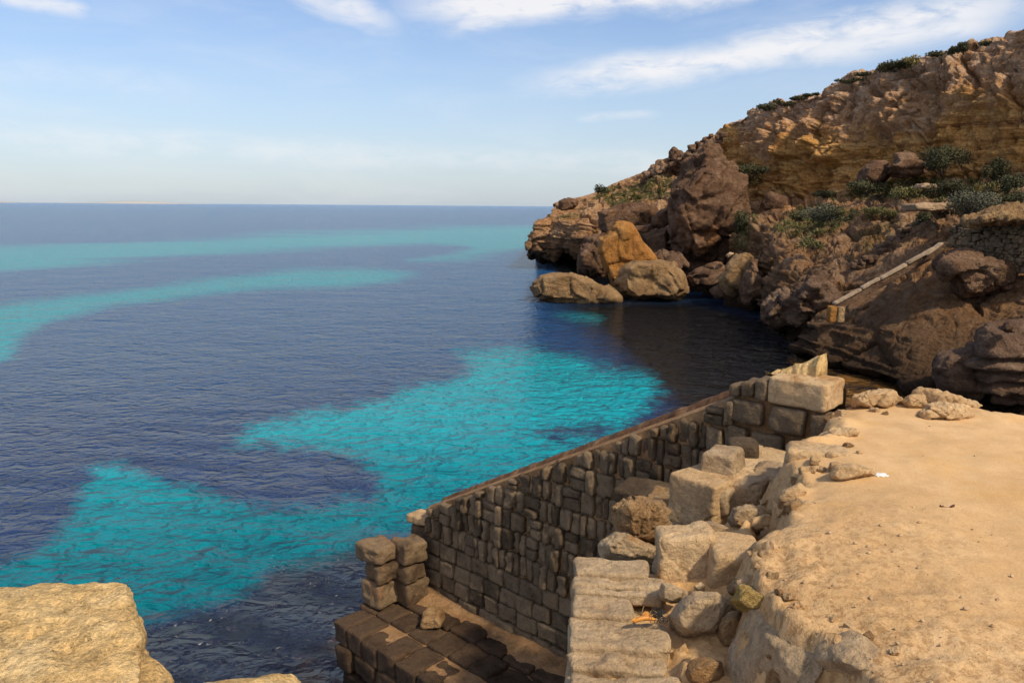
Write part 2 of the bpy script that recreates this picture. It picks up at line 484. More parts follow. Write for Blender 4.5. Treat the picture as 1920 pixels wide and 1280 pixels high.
def ground_mat():
    m, t, p, pos, g = new_mat('sandy_dirt')
    n1 = t.noise(pos, 0.9, 6, 0.6, 0.1); n2 = t.noise(pos, 5.0, 6, 0.65, 0.0); n3 = t.noise(pos, 70, 4, 0.7)
    c = t.ramp(t.math('ADD', t.math('MULTIPLY', n1, 0.6), t.math('MULTIPLY', n2, 0.4)),
               [(0.3, (0.43, 0.265, 0.125)), (0.5, (0.52, 0.335, 0.17)), (0.7, (0.60, 0.41, 0.23))])
    at = t.new('ShaderNodeAttribute', attribute_name='crumble').outputs['Fac']
    # coarse crumbly soil where the trodden crust has broken up
    cr = t.math('MULTIPLY', at, t.sstep(t.noise(pos, 19, 6, 0.72, 0.0), 0.46, 0.60))
    c = t.mix(t.math('MULTIPLY', cr, 0.85), c, (0.30, 0.17, 0.075, 1))
    c = t.mix(t.math('MULTIPLY', t.sstep(t.noise(pos, 2.6, 7, 0.7), 0.50, 0.66), 0.40), c, (0.40, 0.245, 0.125, 1))
    og = t.sstep(t.noise(pos, 1.6, 4, 0.6), 0.52, 0.7)
    c = t.mix(t.math('MULTIPLY', og, 0.35), c, (0.52, 0.30, 0.11, 1))
    c = t.vmath('MULTIPLY', c, t.new_cmb(t.math('ADD', t.math('MULTIPLY', n3, 0.5), 0.75)))
    t.link(c, p.inputs['Base Color']); p.inputs['Roughness'].default_value = 0.95
    p.inputs['Specular IOR Level'].default_value = 0.1
    h = t.math('ADD', t.math('MULTIPLY', n2, 0.4), t.math('MULTIPLY', n3, 0.22))
    h = t.math('ADD', h, t.math('MULTIPLY', t.noise(pos, 22, 5, 0.7), t.math('ADD', t.math('MULTIPLY', at, 0.6), 0.10)))
    b = t.new('ShaderNodeBump'); b.inputs['Distance'].default_value = 0.022
    t.link(h, b.inputs['Height']); t.link(b.outputs[0], p.inputs['Normal'])
    return m
M_GROUND = ground_mat()

def cliff_mat():
    m, t, p, pos, g = new_mat('cliff_rock')
    band = t.new('ShaderNodeAttribute', attribute_name='band').outputs['Fac']   # 0 foot of the upper cliff .. 1 its top, -1 lower slopes
    veg = t.new('ShaderNodeAttribute', attribute_name='veg').outputs['Fac']
    n1 = t.noise(pos, 0.22, 8, 0.65, 0.2); n2 = t.noise(pos, 1.3, 8, 0.7, 0.0); n3 = t.noise(pos, 4.5, 5, 0.7)
    sp = t.scale(pos, (0.07, 0.07, 1.0))
    ns = t.noise(sp, 1.6, 6, 0.7, 0.5)
    base = t.ramp(t.math('ADD', t.math('MULTIPLY', n1, 0.45), t.math('MULTIPLY', n2, 0.55)),
                  [(0.32, (0.13, 0.06, 0.03)), (0.46, (0.50, 0.275, 0.14)), (0.58, (0.68, 0.42, 0.25)), (0.72, (0.78, 0.58, 0.42))])
    # orange quarried strata low on the upper cliff, greyish pink crust near its top
    orange = t.ramp(ns, [(0.34, (0.26, 0.10, 0.025)), (0.5, (0.70, 0.36, 0.10)), (0.64, (0.80, 0.50, 0.20))])
    wob = t.math('ADD', band, t.math('MULTIPLY', t.math('SUBTRACT', n1, 0.5), 0.9))
    om = t.math('MULTIPLY', t.math('MULTIPLY', t.sstep(wob, -0.15, 0.08), t.math('SUBTRACT', 1.0, t.sstep(wob, 0.42, 0.72))), 0.85)
    c = t.mix(om, base, orange)
    rust = t.sstep(t.noise(t.scale(pos, (1, 1, 0.45)), 0.24, 6, 0.65, 0.8), 0.52, 0.62)
    c = t.mix(t.math('MULTIPLY', rust, 0.7), c, t.mix(n2, (0.28, 0.10, 0.028, 1), (0.78, 0.40, 0.15, 1)))
    crust = t.math('MULTIPLY', t.sstep(wob, 0.62, 0.95), t.sstep(n2, 0.38, 0.6))
    c = t.mix(t.math('MULTIPLY', crust, 0.6), c, (0.58, 0.44, 0.34, 1))
    pa = t.new('ShaderNodeAttribute', attribute_name='path').outputs['Fac']
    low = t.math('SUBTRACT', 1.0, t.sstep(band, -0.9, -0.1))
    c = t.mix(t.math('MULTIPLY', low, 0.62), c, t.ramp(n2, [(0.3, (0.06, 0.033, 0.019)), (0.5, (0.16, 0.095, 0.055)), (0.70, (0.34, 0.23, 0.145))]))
    # dark wet algae band along the water
    sz = t.new('ShaderNodeSeparateXYZ'); t.link(pos, sz.inputs[0])
    wet = t.math('SUBTRACT', 1.0, t.sstep(t.math('ADD', sz.outputs[2], t.math('MULTIPLY', n2, -1.6)), -0.4, 0.7))
    c = t.mix(wet, c, (0.045, 0.026, 0.014, 1))
    low_shade = t.math('SUBTRACT', 1.0, t.sstep(t.math('ADD', sz.outputs[2], t.math('MULTIPLY', n2, -3.5)), -0.6, 4.2))  # shade of the overhanging lower rock painted in, fading upward
    c = t.mix(t.math('MULTIPLY', low_shade, 0.72), c, (0.05, 0.031, 0.02, 1))
    vn = t.sstep(t.noise(pos, 1.1, 6, 0.7, 0.3), 0.40, 0.56)
    vcol = t.ramp(n3, [(0.3, (0.035, 0.04, 0.012)), (0.5, (0.09, 0.085, 0.025)), (0.7, (0.17, 0.145, 0.05))])
    c = t.mix(t.math('MULTIPLY', veg, vn), c, vcol)
    c = t.mix(t.math('MULTIPLY', pa, t.sstep(n3, 0.3, 0.5)), c, (0.50, 0.37, 0.26, 1))
    c = t.vmath('MULTIPLY', c, t.new_cmb(t.math('ADD', t.math('MULTIPLY', n3, 1.7), 0.15)))
    t.link(c, p.inputs['Base Color']); p.inputs['Roughness'].default_value = 0.95
    p.inputs['Specular IOR Level'].default_value = 0.1
    h = t.math('ADD', t.math('MULTIPLY', n2, 0.9), t.math('MULTIPLY', n3, 0.6))
    h = t.math('ADD', h, t.math('MULTIPLY', ns, 0.7))
    b = t.new('ShaderNodeBump'); b.inputs['Distance'].default_value = 0.75
    t.link(h, b.inputs['Height']); t.link(b.outputs[0], p.inputs['Normal'])
    return m
M_CLIFF = cliff_mat()

def sea_mat():
    m, t, p, pos, g = new_mat('sea_water')
    s = t.new('ShaderNodeAttribute', attribute_name='sand').outputs['Fac']     # >0 over bright sand, <0 over sea grass
    nr = t.new('ShaderNodeAttribute', attribute_name='nearness').outputs['Fac']
    shal = t.new('ShaderNodeAttribute', attribute_name='shallow').outputs['Fac']
    e = t.math('ADD', t.math('MULTIPLY', t.math('SUBTRACT', t.noise(pos, 0.35, 6, 0.65, 0.8), 0.5), 70.0),
               t.math('MULTIPLY', t.math('SUBTRACT', t.noise(pos, 1.5, 5, 0.65, 0.3), 0.5), 75.0))
    e = t.math('MULTIPLY', e, t.math('ADD', t.math('MULTIPLY', nr, 0.75), 0.25))
    ef = t.math('MULTIPLY', t.math('SUBTRACT', t.noise(t.scale(pos, (0.35, 1.0, 1.0)), 0.035, 6, 0.68, 0.6), 0.5), 75.0)
    e = t.math('ADD', e, t.math('MULTIPLY', ef, t.math('SUBTRACT', 1.0, nr)))
    f = t.sstep(t.math('ADD', s, e), -17.0, 24.0)
    f = t.math('MULTIPLY', f, t.math('ADD', t.math('MULTIPLY', nr, 0.2), 0.8))
    ln = t.new('ShaderNodeVectorMath', operation='LENGTH'); t.link(pos, ln.inputs[0])
    shallower = t.sstep(t.math('ADD', ln.outputs['Value'], t.math('MULTIPLY', t.noise(pos, 0.12, 4, 0.6), 8.0)), 18.0, 44.0)   # the sandy bottom shelves up away from the wall
    sandc = t.mix(shallower, (0.0, 0.118, 0.165, 1), (0.006, 0.37, 0.47, 1))
    sandf = t.mix(nr, (0.008, 0.40, 0.50, 1), sandc)
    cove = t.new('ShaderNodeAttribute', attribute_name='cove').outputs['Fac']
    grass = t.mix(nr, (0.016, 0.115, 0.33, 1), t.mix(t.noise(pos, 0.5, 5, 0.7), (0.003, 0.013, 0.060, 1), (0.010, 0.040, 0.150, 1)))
    grass = t.mix(cove, grass, (0.006, 0.005, 0.005, 1))  # near-black in the cove: the cliff's shade and reflection put into the water colour
    c = t.mix(f, grass, sandf)
    c = t.mix(t.math('MULTIPLY', shal, t.sstep(t.noise(pos, 0.5, 5, 0.65), 0.35, 0.6)), c, (0.26, 0.12, 0.02, 1))
    t.link(c, p.inputs['Base Color'])
    p.inputs['Roughness'].default_value = 0.12; 
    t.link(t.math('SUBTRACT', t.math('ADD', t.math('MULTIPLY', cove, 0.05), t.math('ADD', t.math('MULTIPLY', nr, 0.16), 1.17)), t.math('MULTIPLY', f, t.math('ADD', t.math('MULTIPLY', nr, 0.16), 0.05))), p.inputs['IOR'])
    p.inputs['Specular IOR Level'].default_value = 0.5
    wd = t.new('ShaderNodeMapping'); wd.inputs['Rotation'].default_value[2] = R(24); wd.inputs['Scale'].default_value = (0.72, 1.05, 1.0)
    t.link(pos, wd.inputs[0]); wp = wd.outputs[0]
    h = t.math('ADD', t.math('MULTIPLY', t.noise(wp, 0.8, 3, 0.5, 0.4), 0.6), t.math('MULTIPLY', t.math('SUBTRACT', 1.0, t.math('ABSOLUTE', t.math('SUBTRACT', t.math('MULTIPLY', t.noise(wp, 1.5, 3, 0.5, 0.3), 2.0), 1.0))), 0.50))
    h = t.math('ADD', h, t.math('MULTIPLY', t.noise(wp, 0.22, 2, 0.5, 0.4), 0.9))
    h = t.math('ADD', h, t.math('MULTIPLY', t.noise(wp, 6.5, 4, 0.65, 0.6), 0.09))
    b = t.new('ShaderNodeBump'); b.inputs['Strength'].default_value = 1.0
    t.link(t.math('SUBTRACT', 4.6, t.math('MULTIPLY', nr, 3.1)), b.inputs['Distance'])
    t.link(h, b.inputs['Height']); t.link(b.outputs[0], p.inputs['Normal'])
    return m
M_SEA = sea_mat()

def plain_mat(name, c0, c1, sc, rough_=0.8, trans=0.0):
    m, t, p, pos, g = new_mat(name)
    c = t.mix(t.noise(pos, sc, 4, 0.6), (*c0, 1), (*c1, 1))
    at = t.new('ShaderNodeAttribute', attribute_name='tone').outputs['Fac']
    c = t.vmath('MULTIPLY', c, t.new_cmb(t.math('ADD', t.math('MULTIPLY', at, 0.9), 0.75)))
    t.link(c, p.inputs['Base Color']); p.inputs['Roughness'].default_value = rough_
    return m
M_LEAF_DARK = plain_mat('dark_green_leaves', (0.022, 0.024, 0.006), (0.062, 0.058, 0.018), 3)
M_LEAF_GREY = plain_mat('grey_green_leaves', (0.05, 0.053, 0.032), (0.115, 0.107, 0.066), 3)
M_LEAF_OLIVE = plain_mat('olive_leaves', (0.06, 0.06, 0.018), (0.15, 0.13, 0.04), 2)
M_LEAF_DRY = plain_mat('dry_yellow_leaves', (0.13, 0.10, 0.03), (0.27, 0.21, 0.07), 2)
M_STEM = plain_mat('twig_wood', (0.05, 0.03, 0.02), (0.1, 0.07, 0.045), 5)
M_WHITE = plain_mat('white_scrap', (0.72, 0.72, 0.74), (0.82, 0.82, 0.82), 20, 0.6)
M_RUST = plain_mat('rust_brown_leaf', (0.12, 0.035, 0.02), (0.22, 0.08, 0.05), 20)
M_AMBER = plain_mat('amber_dry_husk', (0.30, 0.10, 0.012), (0.62, 0.27, 0.035), 25, 0.5)
M_BLACK = plain_mat('black_twine', (0.012, 0.012, 0.014), (0.03, 0.03, 0.032), 20, 0.6)
M_STRAW = plain_mat('straw', (0.28, 0.19, 0.08), (0.42, 0.31, 0.15), 20)
M_MOSS = stone_mat('mossy_yellow_stone', [(0.28, (0.24, 0.14, 0.045)), (0.5, (0.40, 0.26, 0.085)), (0.72, (0.50, 0.37, 0.17))],
                   4.0, 60, 0.05, 0.4, 0.5, patch=(0.40, 0.29, 0.08), patch_scale=5.0, patch_lo=0.52, pit=0.5, fine_bump=0.9)
M_COAST = plain_mat('far_hazy_coast', (0.42, 0.42, 0.42), (0.52, 0.50, 0.48), 0.002)  # distance haze put into the pale base colour
M_PATH = stone_mat('pale_path_earth', [(0.28, (0.20, 0.13, 0.08)), (0.5, (0.34, 0.235, 0.15)), (0.72, (0.45, 0.335, 0.23))], 0.6, 6, 0.1, 0.3, 0.4)
M_RAIL = stone_mat('grey_rail_stone', [(0.28, (0.16, 0.11, 0.075)), (0.5, (0.30, 0.225, 0.16)), (0.72, (0.42, 0.33, 0.245))], 0.9, 8, 0.08, 0.3, 0.5)

# ------------------------------------------------------------------ sea
def poly_sd(px, py, poly):
    """signed distance in picture-sized units to an outline, + inside"""
    poly = np.array(poly, float); n = len(poly)
    d = np.full(px.shape, 1e9); ins = np.zeros(px.shape, bool)
    for i in range(n):
        a, b = poly[i], poly[(i + 1) % n]
        e = b - a; L = e @ e + 1e-9
        t = np.clip(((px - a[0]) * e[0] + (py - a[1]) * e[1]) / L, 0, 1)
        d = np.minimum(d, np.hypot(px - a[0] - t * e[0], py - a[1] - t * e[1]))
        c = ((a[1] > py) != (b[1] > py))
        with np.errstate(divide='ignore', invalid='ignore'):
            xi = (b[0] - a[0]) * (py - a[1]) / (b[1] - a[1]) + a[0]
        ins ^= c & (px < xi)
    return np.where(ins, d, -d)

SAND_NEAR = [(-400, 1090), (0, 1062), (60, 1035), (110, 1000), (150, 930), (185, 872), (215, 866), (260, 882), (330, 905), (420, 932),
             (520, 955), (600, 950), (690, 938), (712, 905), (690, 872), (640, 855), (570, 838), (480, 836), (428, 832), (470, 802),
             (560, 778), (650, 765), (720, 750), (745, 730), (850, 716), (882, 690), (858, 664), (900, 654), (1000, 652), (1080, 666),
             (1140, 688), (1225, 708), (1245, 735), (1180, 800), (1050, 880), (900, 960), (790, 1000), (690, 1030), (620, 1050), (540, 1062),
             (495, 1080), (450, 1122), (380, 1140), (300, 1165), (268, 1178), (230, 1320), (-400, 1400)]
BAND_MID = [(-500, 620), (0, 570), (200, 548), (400, 520), (560, 505), (700, 505), (780, 514), (740, 526), (650, 538), (480, 545), (350, 558),
            (200, 578), (100, 600), (40, 630), (20, 672), (-60, 690), (-500, 760)]
BAND_FAR = [(-500, 500), (0, 463), (200, 455), (400, 446), (520, 438), (700, 430), (860, 424), (1100, 422), (1100, 452), (960, 475), (870, 488), (770, 488),
            (830, 476), (870, 463), (800, 458), (600, 466), (450, 474), (300, 482), (100, 500), (0, 510), (-500, 560)]
SMALL = [(1050, 590), (1090, 588), (1122, 593), (1120, 601), (1080, 600)]
DARKSPOT = [(1010, 812), (1040, 795), (1110, 790), (1150, 800), (1120, 820), (1040, 826)]

NA, NRR = 560, 620
az = np.linspace(R(-80), R(80), NA); rr = np.concatenate([[3.0], np.geomspace(7.0, 60000.0, NRR - 1)])
A_, R_ = np.meshgrid(az, rr)
X = R_ * np.sin(A_); Y = R_ * np.cos(A_)
SP = np.stack([X.ravel(), Y.ravel(), np.zeros(X.size)], 1)
ppx, ppy, zc = to_px(SP)
ok = zc > 0.5
ppx = np.where(ok, np.clip(ppx, -3000, 5000), -3000); ppy = np.where(ok, np.clip(ppy, 0, 4000), 4000)
sd1 = poly_sd(ppx, ppy, SAND_NEAR)
sd1 = np.minimum(sd1, -poly_sd(ppx, ppy, DARKSPOT) + 6)
yy = 2.2
def sq(poly): return [(x, y * yy) for x, y in poly]
sd2 = poly_sd(ppx, ppy * yy, sq(BAND_MID)) * 0.9
sd3 = poly_sd(ppx, ppy * yy, sq(BAND_FAR)) * 0.9
sd4 = poly_sd(ppx, ppy * yy, sq(SMALL)) * 0.7
sand = np.maximum(np.maximum(sd1, sd2), np.maximum(sd3, sd4))
sand = np.where(ppx > 1260, np.minimum(sand, -20), sand)
nearness = np.clip((ppy - 480) / 330.0, 0, 1)
shal = np.clip(poly_sd(ppx, ppy, [(1400, 590), (1430, 600), (1500, 620), (1530, 655), (1500, 700), (1470, 668), (1500, 650), (1440, 620)]) / 14.0, 0, 1)
shal = np.maximum(shal, 0.9 * np.clip(poly_sd(ppx, ppy, [(1480, 655), (1640, 690), (1800, 740), (1800, 790), (1600, 790), (1480, 690)]) / 30.0, 0, 1))
shal = np.maximum(shal, 0.35 * np.clip(poly_sd(ppx, ppy, [(560, 1230), (640, 1180), (700, 1300), (500, 1330)]) / 30.0, 0, 1))
rf = R_.ravel()
spacing = rf * (math.log(60000 / 7.0) / NRR)
hgt = np.zeros(SP.shape[0])
wr = np.random.default_rng(3)
for k in range(16):
    lam = 0.5 * 1.18 ** k if k < 10 else wr.uniform(0.7, 2.4)
    th = R(-118) + wr.normal(0, 0.42)
    amp = 0.0095 * lam ** 0.9
    ph = wr.uniform(0, 6.28)
    fade = np.clip((lam / spacing - 3.0) / 4.0, 0, 1)
    mod = 0.6 + 0.6 * vnoise(SP * (0.35 / lam) + k * 7.7, k)
    ar = (SP[:, 0] * math.cos(th) + SP[:, 1] * math.sin(th)) * 6.2832 / lam + ph + 1.6 * vnoise(SP * (0.22 / lam) + 3.1 * k, 40 + k)
    hgt += amp * fade * mod * (1 - 2 * np.abs(np.sin(ar / 2)) ** 1.3 + 0.25)
SP[:, 2] = hgt
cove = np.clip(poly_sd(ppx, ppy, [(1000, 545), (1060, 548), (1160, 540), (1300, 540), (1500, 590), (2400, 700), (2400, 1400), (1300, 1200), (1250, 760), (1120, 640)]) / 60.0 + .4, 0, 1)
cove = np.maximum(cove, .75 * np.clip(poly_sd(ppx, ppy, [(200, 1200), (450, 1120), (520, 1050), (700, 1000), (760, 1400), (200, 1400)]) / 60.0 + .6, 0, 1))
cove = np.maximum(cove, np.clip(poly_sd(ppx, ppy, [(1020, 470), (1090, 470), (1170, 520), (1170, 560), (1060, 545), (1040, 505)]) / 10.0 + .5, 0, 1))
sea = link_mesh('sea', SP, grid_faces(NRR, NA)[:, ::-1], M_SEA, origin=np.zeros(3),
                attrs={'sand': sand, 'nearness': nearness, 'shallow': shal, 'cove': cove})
tag(sea, 'calm rippled sea, turquoise over sand and dark blue over sea grass', 'sea', kind='structure')

# faint far coast on the horizon at left
cx = np.linspace(-700, 420, 80)
ch = 14 + 32 * np.clip(fbm(np.stack([cx / 150, 0 * cx, 0 * cx], 1), 4, 5) * 0.5 + 0.5, 0, 1) * np.exp(-((cx - 300) / 110.0) ** 2) + 10 * fbm(np.stack([cx / 60, 0 * cx, 0 * cx], 1), 3, 6)
ch *= np.clip((410 - cx) / 120, 0, 1)
ang = np.arctan((cx - CX) / FPX)
rows = []
for dr, hh in ((0, -6), (60, 0.75), (500, 1.0), (2500, 0.7), (3200, -6)):
    rad = 15000 + dr
    z = ch * hh if hh > 0 else np.full_like(ch, hh)
    rows.append(np.stack([rad * np.sin(ang), rad * np.cos(ang), z], 1))
coast = link_mesh('distant_coast', np.concatenate(rows), grid_faces(5, 80), M_COAST, origin=np.array([-6000, 13800, 0.0]))
tag(coast, 'faint low strip of land on the horizon at far left', 'coast', kind='structure')
#@@CLIFF
# ------------------------------------------------------------------ headland and cliff
# each column runs from the water up to the plateau: (px, py, distance out)
# water, lip, ledge, mid, bench, foot of upper cliff, middle, top
CC = [
 [(1150, 470, 170), (1150, 462, 170), (1150, 455, 170), (1150, 435, 170), (1150, 420, 168), (1150, 408, 166), (1150, 398, 163), (1135, 388, 158)],
 [(1020, 484, 124), (1003, 475, 119), (996, 462, 118), (999, 448, 118), (1010, 428, 118.5), (1025, 412, 119.5), (1042, 400, 121), (1047, 386, 123)],
 [(1055, 490, 124), (1032, 478, 115), (1030, 466, 113), (1035, 445, 113), (1043, 420, 114), (1050, 402, 116), (1053, 386, 119), (1062, 377, 122)],
 [(1088, 496, 118), (1080, 486, 111), (1082, 470, 109.5), (1085, 445, 109), (1088, 420, 110), (1090, 402, 113), (1096, 386, 117), (1102, 367, 121)],
 [(1150, 515, 104), (1150, 500, 105), (1150, 480, 106), (1150, 445, 107), (1150, 410, 108.5), (1155, 385, 112), (1158, 362, 117), (1160, 340, 122)],
 [(1240, 535, 88), (1240, 520, 90), (1240, 500, 93), (1245, 450, 98), (1250, 410, 101), (1252, 368, 106), (1254, 332, 112), (1256, 300, 117)],
 [(1320, 552, 82), (1320, 540, 84), (1320, 520, 86), (1325, 460, 92), (1330, 400, 98), (1335, 340, 103), (1340, 300, 106), (1345, 250, 110)],
 [(1400, 568, 69), (1400, 560, 71), (1400, 540, 73), (1400, 480, 78), (1405, 420, 86), (1405, 372, 97), (1402, 300, 99), (1400, 213, 101)],
 [(1460, 600, 58.5), (1455, 585, 59), (1455, 560, 60), (1458, 490, 65), (1468, 420, 76), (1478, 376, 91), (1480, 290, 91.5), (1480, 188, 94)],
 [(1525, 650, 48), (1508, 655, 46.5), (1510, 608, 47.5), (1520, 500, 59), (1525, 428, 70), (1530, 374, 86.5), (1530, 285, 87.5), (1528, 172, 90)],
 [(1580, 672, 46), (1562, 674, 44.0), (1560, 604, 46.0), (1558, 505, 55), (1560, 428, 66), (1565, 372, 83), (1565, 280, 84), (1560, 162, 87)],
 [(1650, 692, 43), (1640, 698, 40.5), (1640, 610, 43.5), (1640, 530, 49), (1640, 420, 60), (1640, 365, 77), (1640, 260, 78), (1640, 131, 81)],
 [(1730, 715, 40.5), (1720, 728, 37.5), (1715, 640, 40.5), (1720, 550, 44.5), (1725, 408, 56), (1725, 350, 71), (1720, 240, 72.5), (1720, 108, 75)],
 [(1800, 765, 36), (1800, 752, 36.5), (1800, 655, 39), (1800, 560, 42.5), (1800, 418, 50), (1800, 342, 67), (1800, 220, 68.5), (1800, 86, 71)],
 [(1910, 790, 34), (1905, 760, 35), (1905, 650, 37.5), (1905, 560, 41.0), (1905, 415, 46), (1900, 340, 62), (1900, 205, 63.5), (1900, 63, 66)],
 [(2120, 850, 30), (2110, 800, 31), (2110, 650, 33), (2105, 560, 36), (2105, 410, 41), (2100, 330, 56), (2100, 150, 57.5), (2100, -30, 60)],
 [(2700, 900, 25), (2680, 850, 26), (2650, 650, 27), (2600, 540, 29.5), (2600, 390, 33), (2600, 300, 45), (2600, 50, 46), (2600, -280, 48)],
]
C_ = np.array(CC, float)                                   # (ncol, 8, 3)
C_[6:15, 7, 2] += 5.0; C_[6:15, 6, 2] += 2.0            # the upper cliff leans back
P3 = Py(C_[:, :, 0], C_[:, :, 1], C_[:, :, 2])
P3[:, 0] = Pz(np.clip(C_[:, 0, 0], 0, 9999), C_[:, 0, 1], 0.0)
under = P3[:, 0].copy(); under[:, 2] = -2.5
back = P3[:, -1].copy(); back[:, :2] *= 1.9; back[:, 2] -= 1.0
crest = P3[:, -1].copy(); crest[:, :2] *= 1.08; crest[:, 2] += 0.1
P3 = np.concatenate([under[:, None], P3, crest[:, None], back[:, None]], 1)     # 11 rows
ncol, nrow = P3.shape[:2]

def catmull(A, u):
    i = np.clip(np.floor(u).astype(int), 0, len(A) - 2); t = (u - i)[:, None]
    a, b = A[i], A[i + 1]; p0 = A[np.maximum(i - 1, 0)]; p3 = A[np.minimum(i + 2, len(A) - 1)]
    m0 = (b - p0) / 2; m1 = (p3 - a) / 2
    return (2 * t ** 3 - 3 * t ** 2 + 1) * a + (t ** 3 - 2 * t ** 2 + t) * m0 + (-2 * t ** 3 + 3 * t ** 2) * b + (t ** 3 - t ** 2) * m1

seg_cols = [14, 26, 30, 42, 56, 50, 50, 42, 36, 36, 48, 46, 46, 58, 70, 36]
u = np.concatenate([i + np.arange(n) / n for i, n in enumerate(seg_cols)] + [[ncol - 1.0]])
seg_rows = [8, 18, 44, 60, 66, 46, 66, 74, 12, 14]
v = np.concatenate([i + np.arange(n) / n for i, n in enumerate(seg_rows)] + [[nrow - 1.0]])
G = np.stack([catmull(P3[:, r], u) for r in range(nrow)], 0)              # rows x U x 3
vi = np.clip(np.floor(v).astype(int), 0, nrow - 2); vt = (v - vi)[:, None, None]
vs = vt * 0.55 + (vt * vt * (3 - 2 * vt)) * 0.45
S = G[vi] * (1 - vs) + G[vi + 1] * vs                                     # NV x NU x 3
NV, NU = S.shape[:2]
du = np.gradient(S, axis=1); dv = np.gradient(S, axis=0)
Nn = np.cross(du, dv); Nn /= np.maximum(np.linalg.norm(Nn, axis=2, keepdims=True), 1e-9)
for _ in range(6):
    Nn = (Nn + np.roll(Nn, 1, 0) + np.roll(Nn, -1, 0) + np.roll(Nn, 1, 1) + np.roll(Nn, -1, 1)); Nn[0] = Nn[1]; Nn[-1] = Nn[-2]; Nn[:, 0] = Nn[:, 1]; Nn[:, -1] = Nn[:, -2]
    Nn /= np.maximum(np.linalg.norm(Nn, axis=2, keepdims=True), 1e-9)
toc = np.sum(Nn * (CAM - S), 2)
if np.median(toc) < 0: Nn = -Nn
W = S.reshape(-1, 3); Nf = Nn.reshape(-1, 3)
UU = np.repeat(u[None], NV, 0).ravel(); VV = np.repeat(v[:, None], NU, 1).ravel()
upper = np.clip((VV - 5.7) / 0.6, 0, 1) * np.clip((UU - 6.0) / 1.0, 0, 1)
steep = 1 - np.clip(Nf[:, 2], 0, 1)
wq = W + 1.2 * np.stack([fbm(W * 0.25, 2, 1), fbm(W * 0.25, 2, 2), fbm(W * 0.25, 2, 3)], 1)
A1, J1 = facets(wq * np.array([0.16, 0.16, 0.20]), 11, 1.1)
A2, J2 = facets(wq * np.array([0.5, 0.5, 0.66]), 21, 1.1)
A3, J3 = facets(W * np.array([1.1, 1.1, 1.7]), 25, 1.1)
D = ((1.9 - 0.9 * upper) * A1 - (1.0 - .4 * upper) * np.exp(-(J1 / 0.07) ** 2)) * (0.55 + 0.45 * steep)
D += 0.42 * A2 - 0.25 * np.exp(-(J2 / 0.07) ** 2) + 0.14 * A3 - 0.08 * np.exp(-(J3 / 0.1) ** 2)
A4, J4 = facets(wq * np.array([0.20, 0.20, 0.055]), 27, 1.2)
D += upper * (1.0 * A4 - 0.9 * np.exp(-(J4 / 0.05) ** 2))
D += 0.42 * fbm(W * 0.35, 5, 31) + 0.30 * ridged(W * 0.9, 4, 41) * 0.6
zz = W[:, 2] + 0.5 * fbm(W * 0.15, 2, 51) + 0.06 * W[:, 0]
lay = vnoise(np.stack([0 * zz, W[:, 1] * 0.02, zz * 1.9], 1), 61) + 0.5 * vnoise(np.stack([0 * zz, W[:, 1] * 0.03, zz * 5.0], 1), 62)
lowr = np.clip((4.6 - VV) / .5, 0, 1) * np.clip((UU - 8.2) / .6, 0, 1)
D *= 1 - .5 * lowr
D += (0.50 + 0.65 * lowr) * lay * steep
# vertical flutes and buttresses of the upper cliff
D += upper * (0.9 * fbm(W * np.array([0.22, 0.22, 0.05]), 3, 71) - 0.9 * np.clip(0.3 - np.abs(fbm(W * np.array([0.16, 0.16, 0.03]), 2, 75)), 0, 0.3) / 0.3)
D += upper * 0.5 * np.clip((VV - 6.9) / 0.25, 0, 1) * np.clip(0.5 + fbm(W * 0.12, 2, 77), 0, 1)    # overhanging cap rock
fade = np.clip((VV - 0.2), 0, 1) * (1 - 0.75 * np.clip((VV - 7.7) / 0.4, 0, 1)) * (0.62 + 0.38 * np.clip((UU - 2) / 5, 0, 1))
near_ = np.clip(np.linalg.norm(W[:, :2], axis=1) / 75.0, 0.45, 1.1)
W = W + Nf * (D * fade * near_)[:, None]
cpx, cpy, _ = to_px(W)
veg = np.zeros(len(W))
for poly, g_ in (([(1130, 372), (1200, 340), (1258, 325), (1262, 365), (1200, 382), (1150, 392)], 1.0),
                 ([(1380, 305), (1432, 310), (1430, 345), (1400, 352)], 0.9), ([(1385, 360), (1420, 400), (1400, 470), (1370, 470)], 0.8),
                 ([(1440, 430), (1500, 385), (1560, 380), (1610, 395), (1560, 440), (1480, 445)], 0.95),
                 ([(1555, 375), (1610, 345), (1720, 330), (1790, 330), (1790, 372), (1690, 374)], 1.0),
                 ([(1735, 340), (1930, 330), (1930, 392), (1800, 400), (1740, 372)], 1.0),
                 ([(1100, 378), (1150, 345), (1170, 350), (1130, 372)], 0.8),
                 ([(1040, 405), (1090, 395), (1090, 408), (1045, 412)], 0.6),
                 ([(1600, 440), (1680, 400), (1700, 430), (1620, 480)], 0.5)):
    veg = np.maximum(veg, g_ * np.clip(poly_sd(cpx, cpy, poly) / 9.0 + 0.5, 0, 1))
pth = np.zeros(len(W))
for poly in ([(1692, 384), (1740, 386), (1790, 384), (1770, 398), (1745, 396)], [(1815, 408), (1960, 396), (1960, 406), (1870, 414)]):
    pth = np.maximum(pth, np.clip(poly_sd(cpx, cpy, poly) / 5.0 + 0.6, 0, 1))
veg *= 1 - pth
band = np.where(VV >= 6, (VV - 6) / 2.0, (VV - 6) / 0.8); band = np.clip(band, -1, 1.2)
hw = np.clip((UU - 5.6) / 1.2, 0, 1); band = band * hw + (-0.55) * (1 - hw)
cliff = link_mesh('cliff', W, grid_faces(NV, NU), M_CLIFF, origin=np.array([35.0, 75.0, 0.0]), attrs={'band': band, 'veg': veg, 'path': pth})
tag(cliff, 'tall brown and orange limestone cliff running out to a headland', 'cliff', kind='structure')
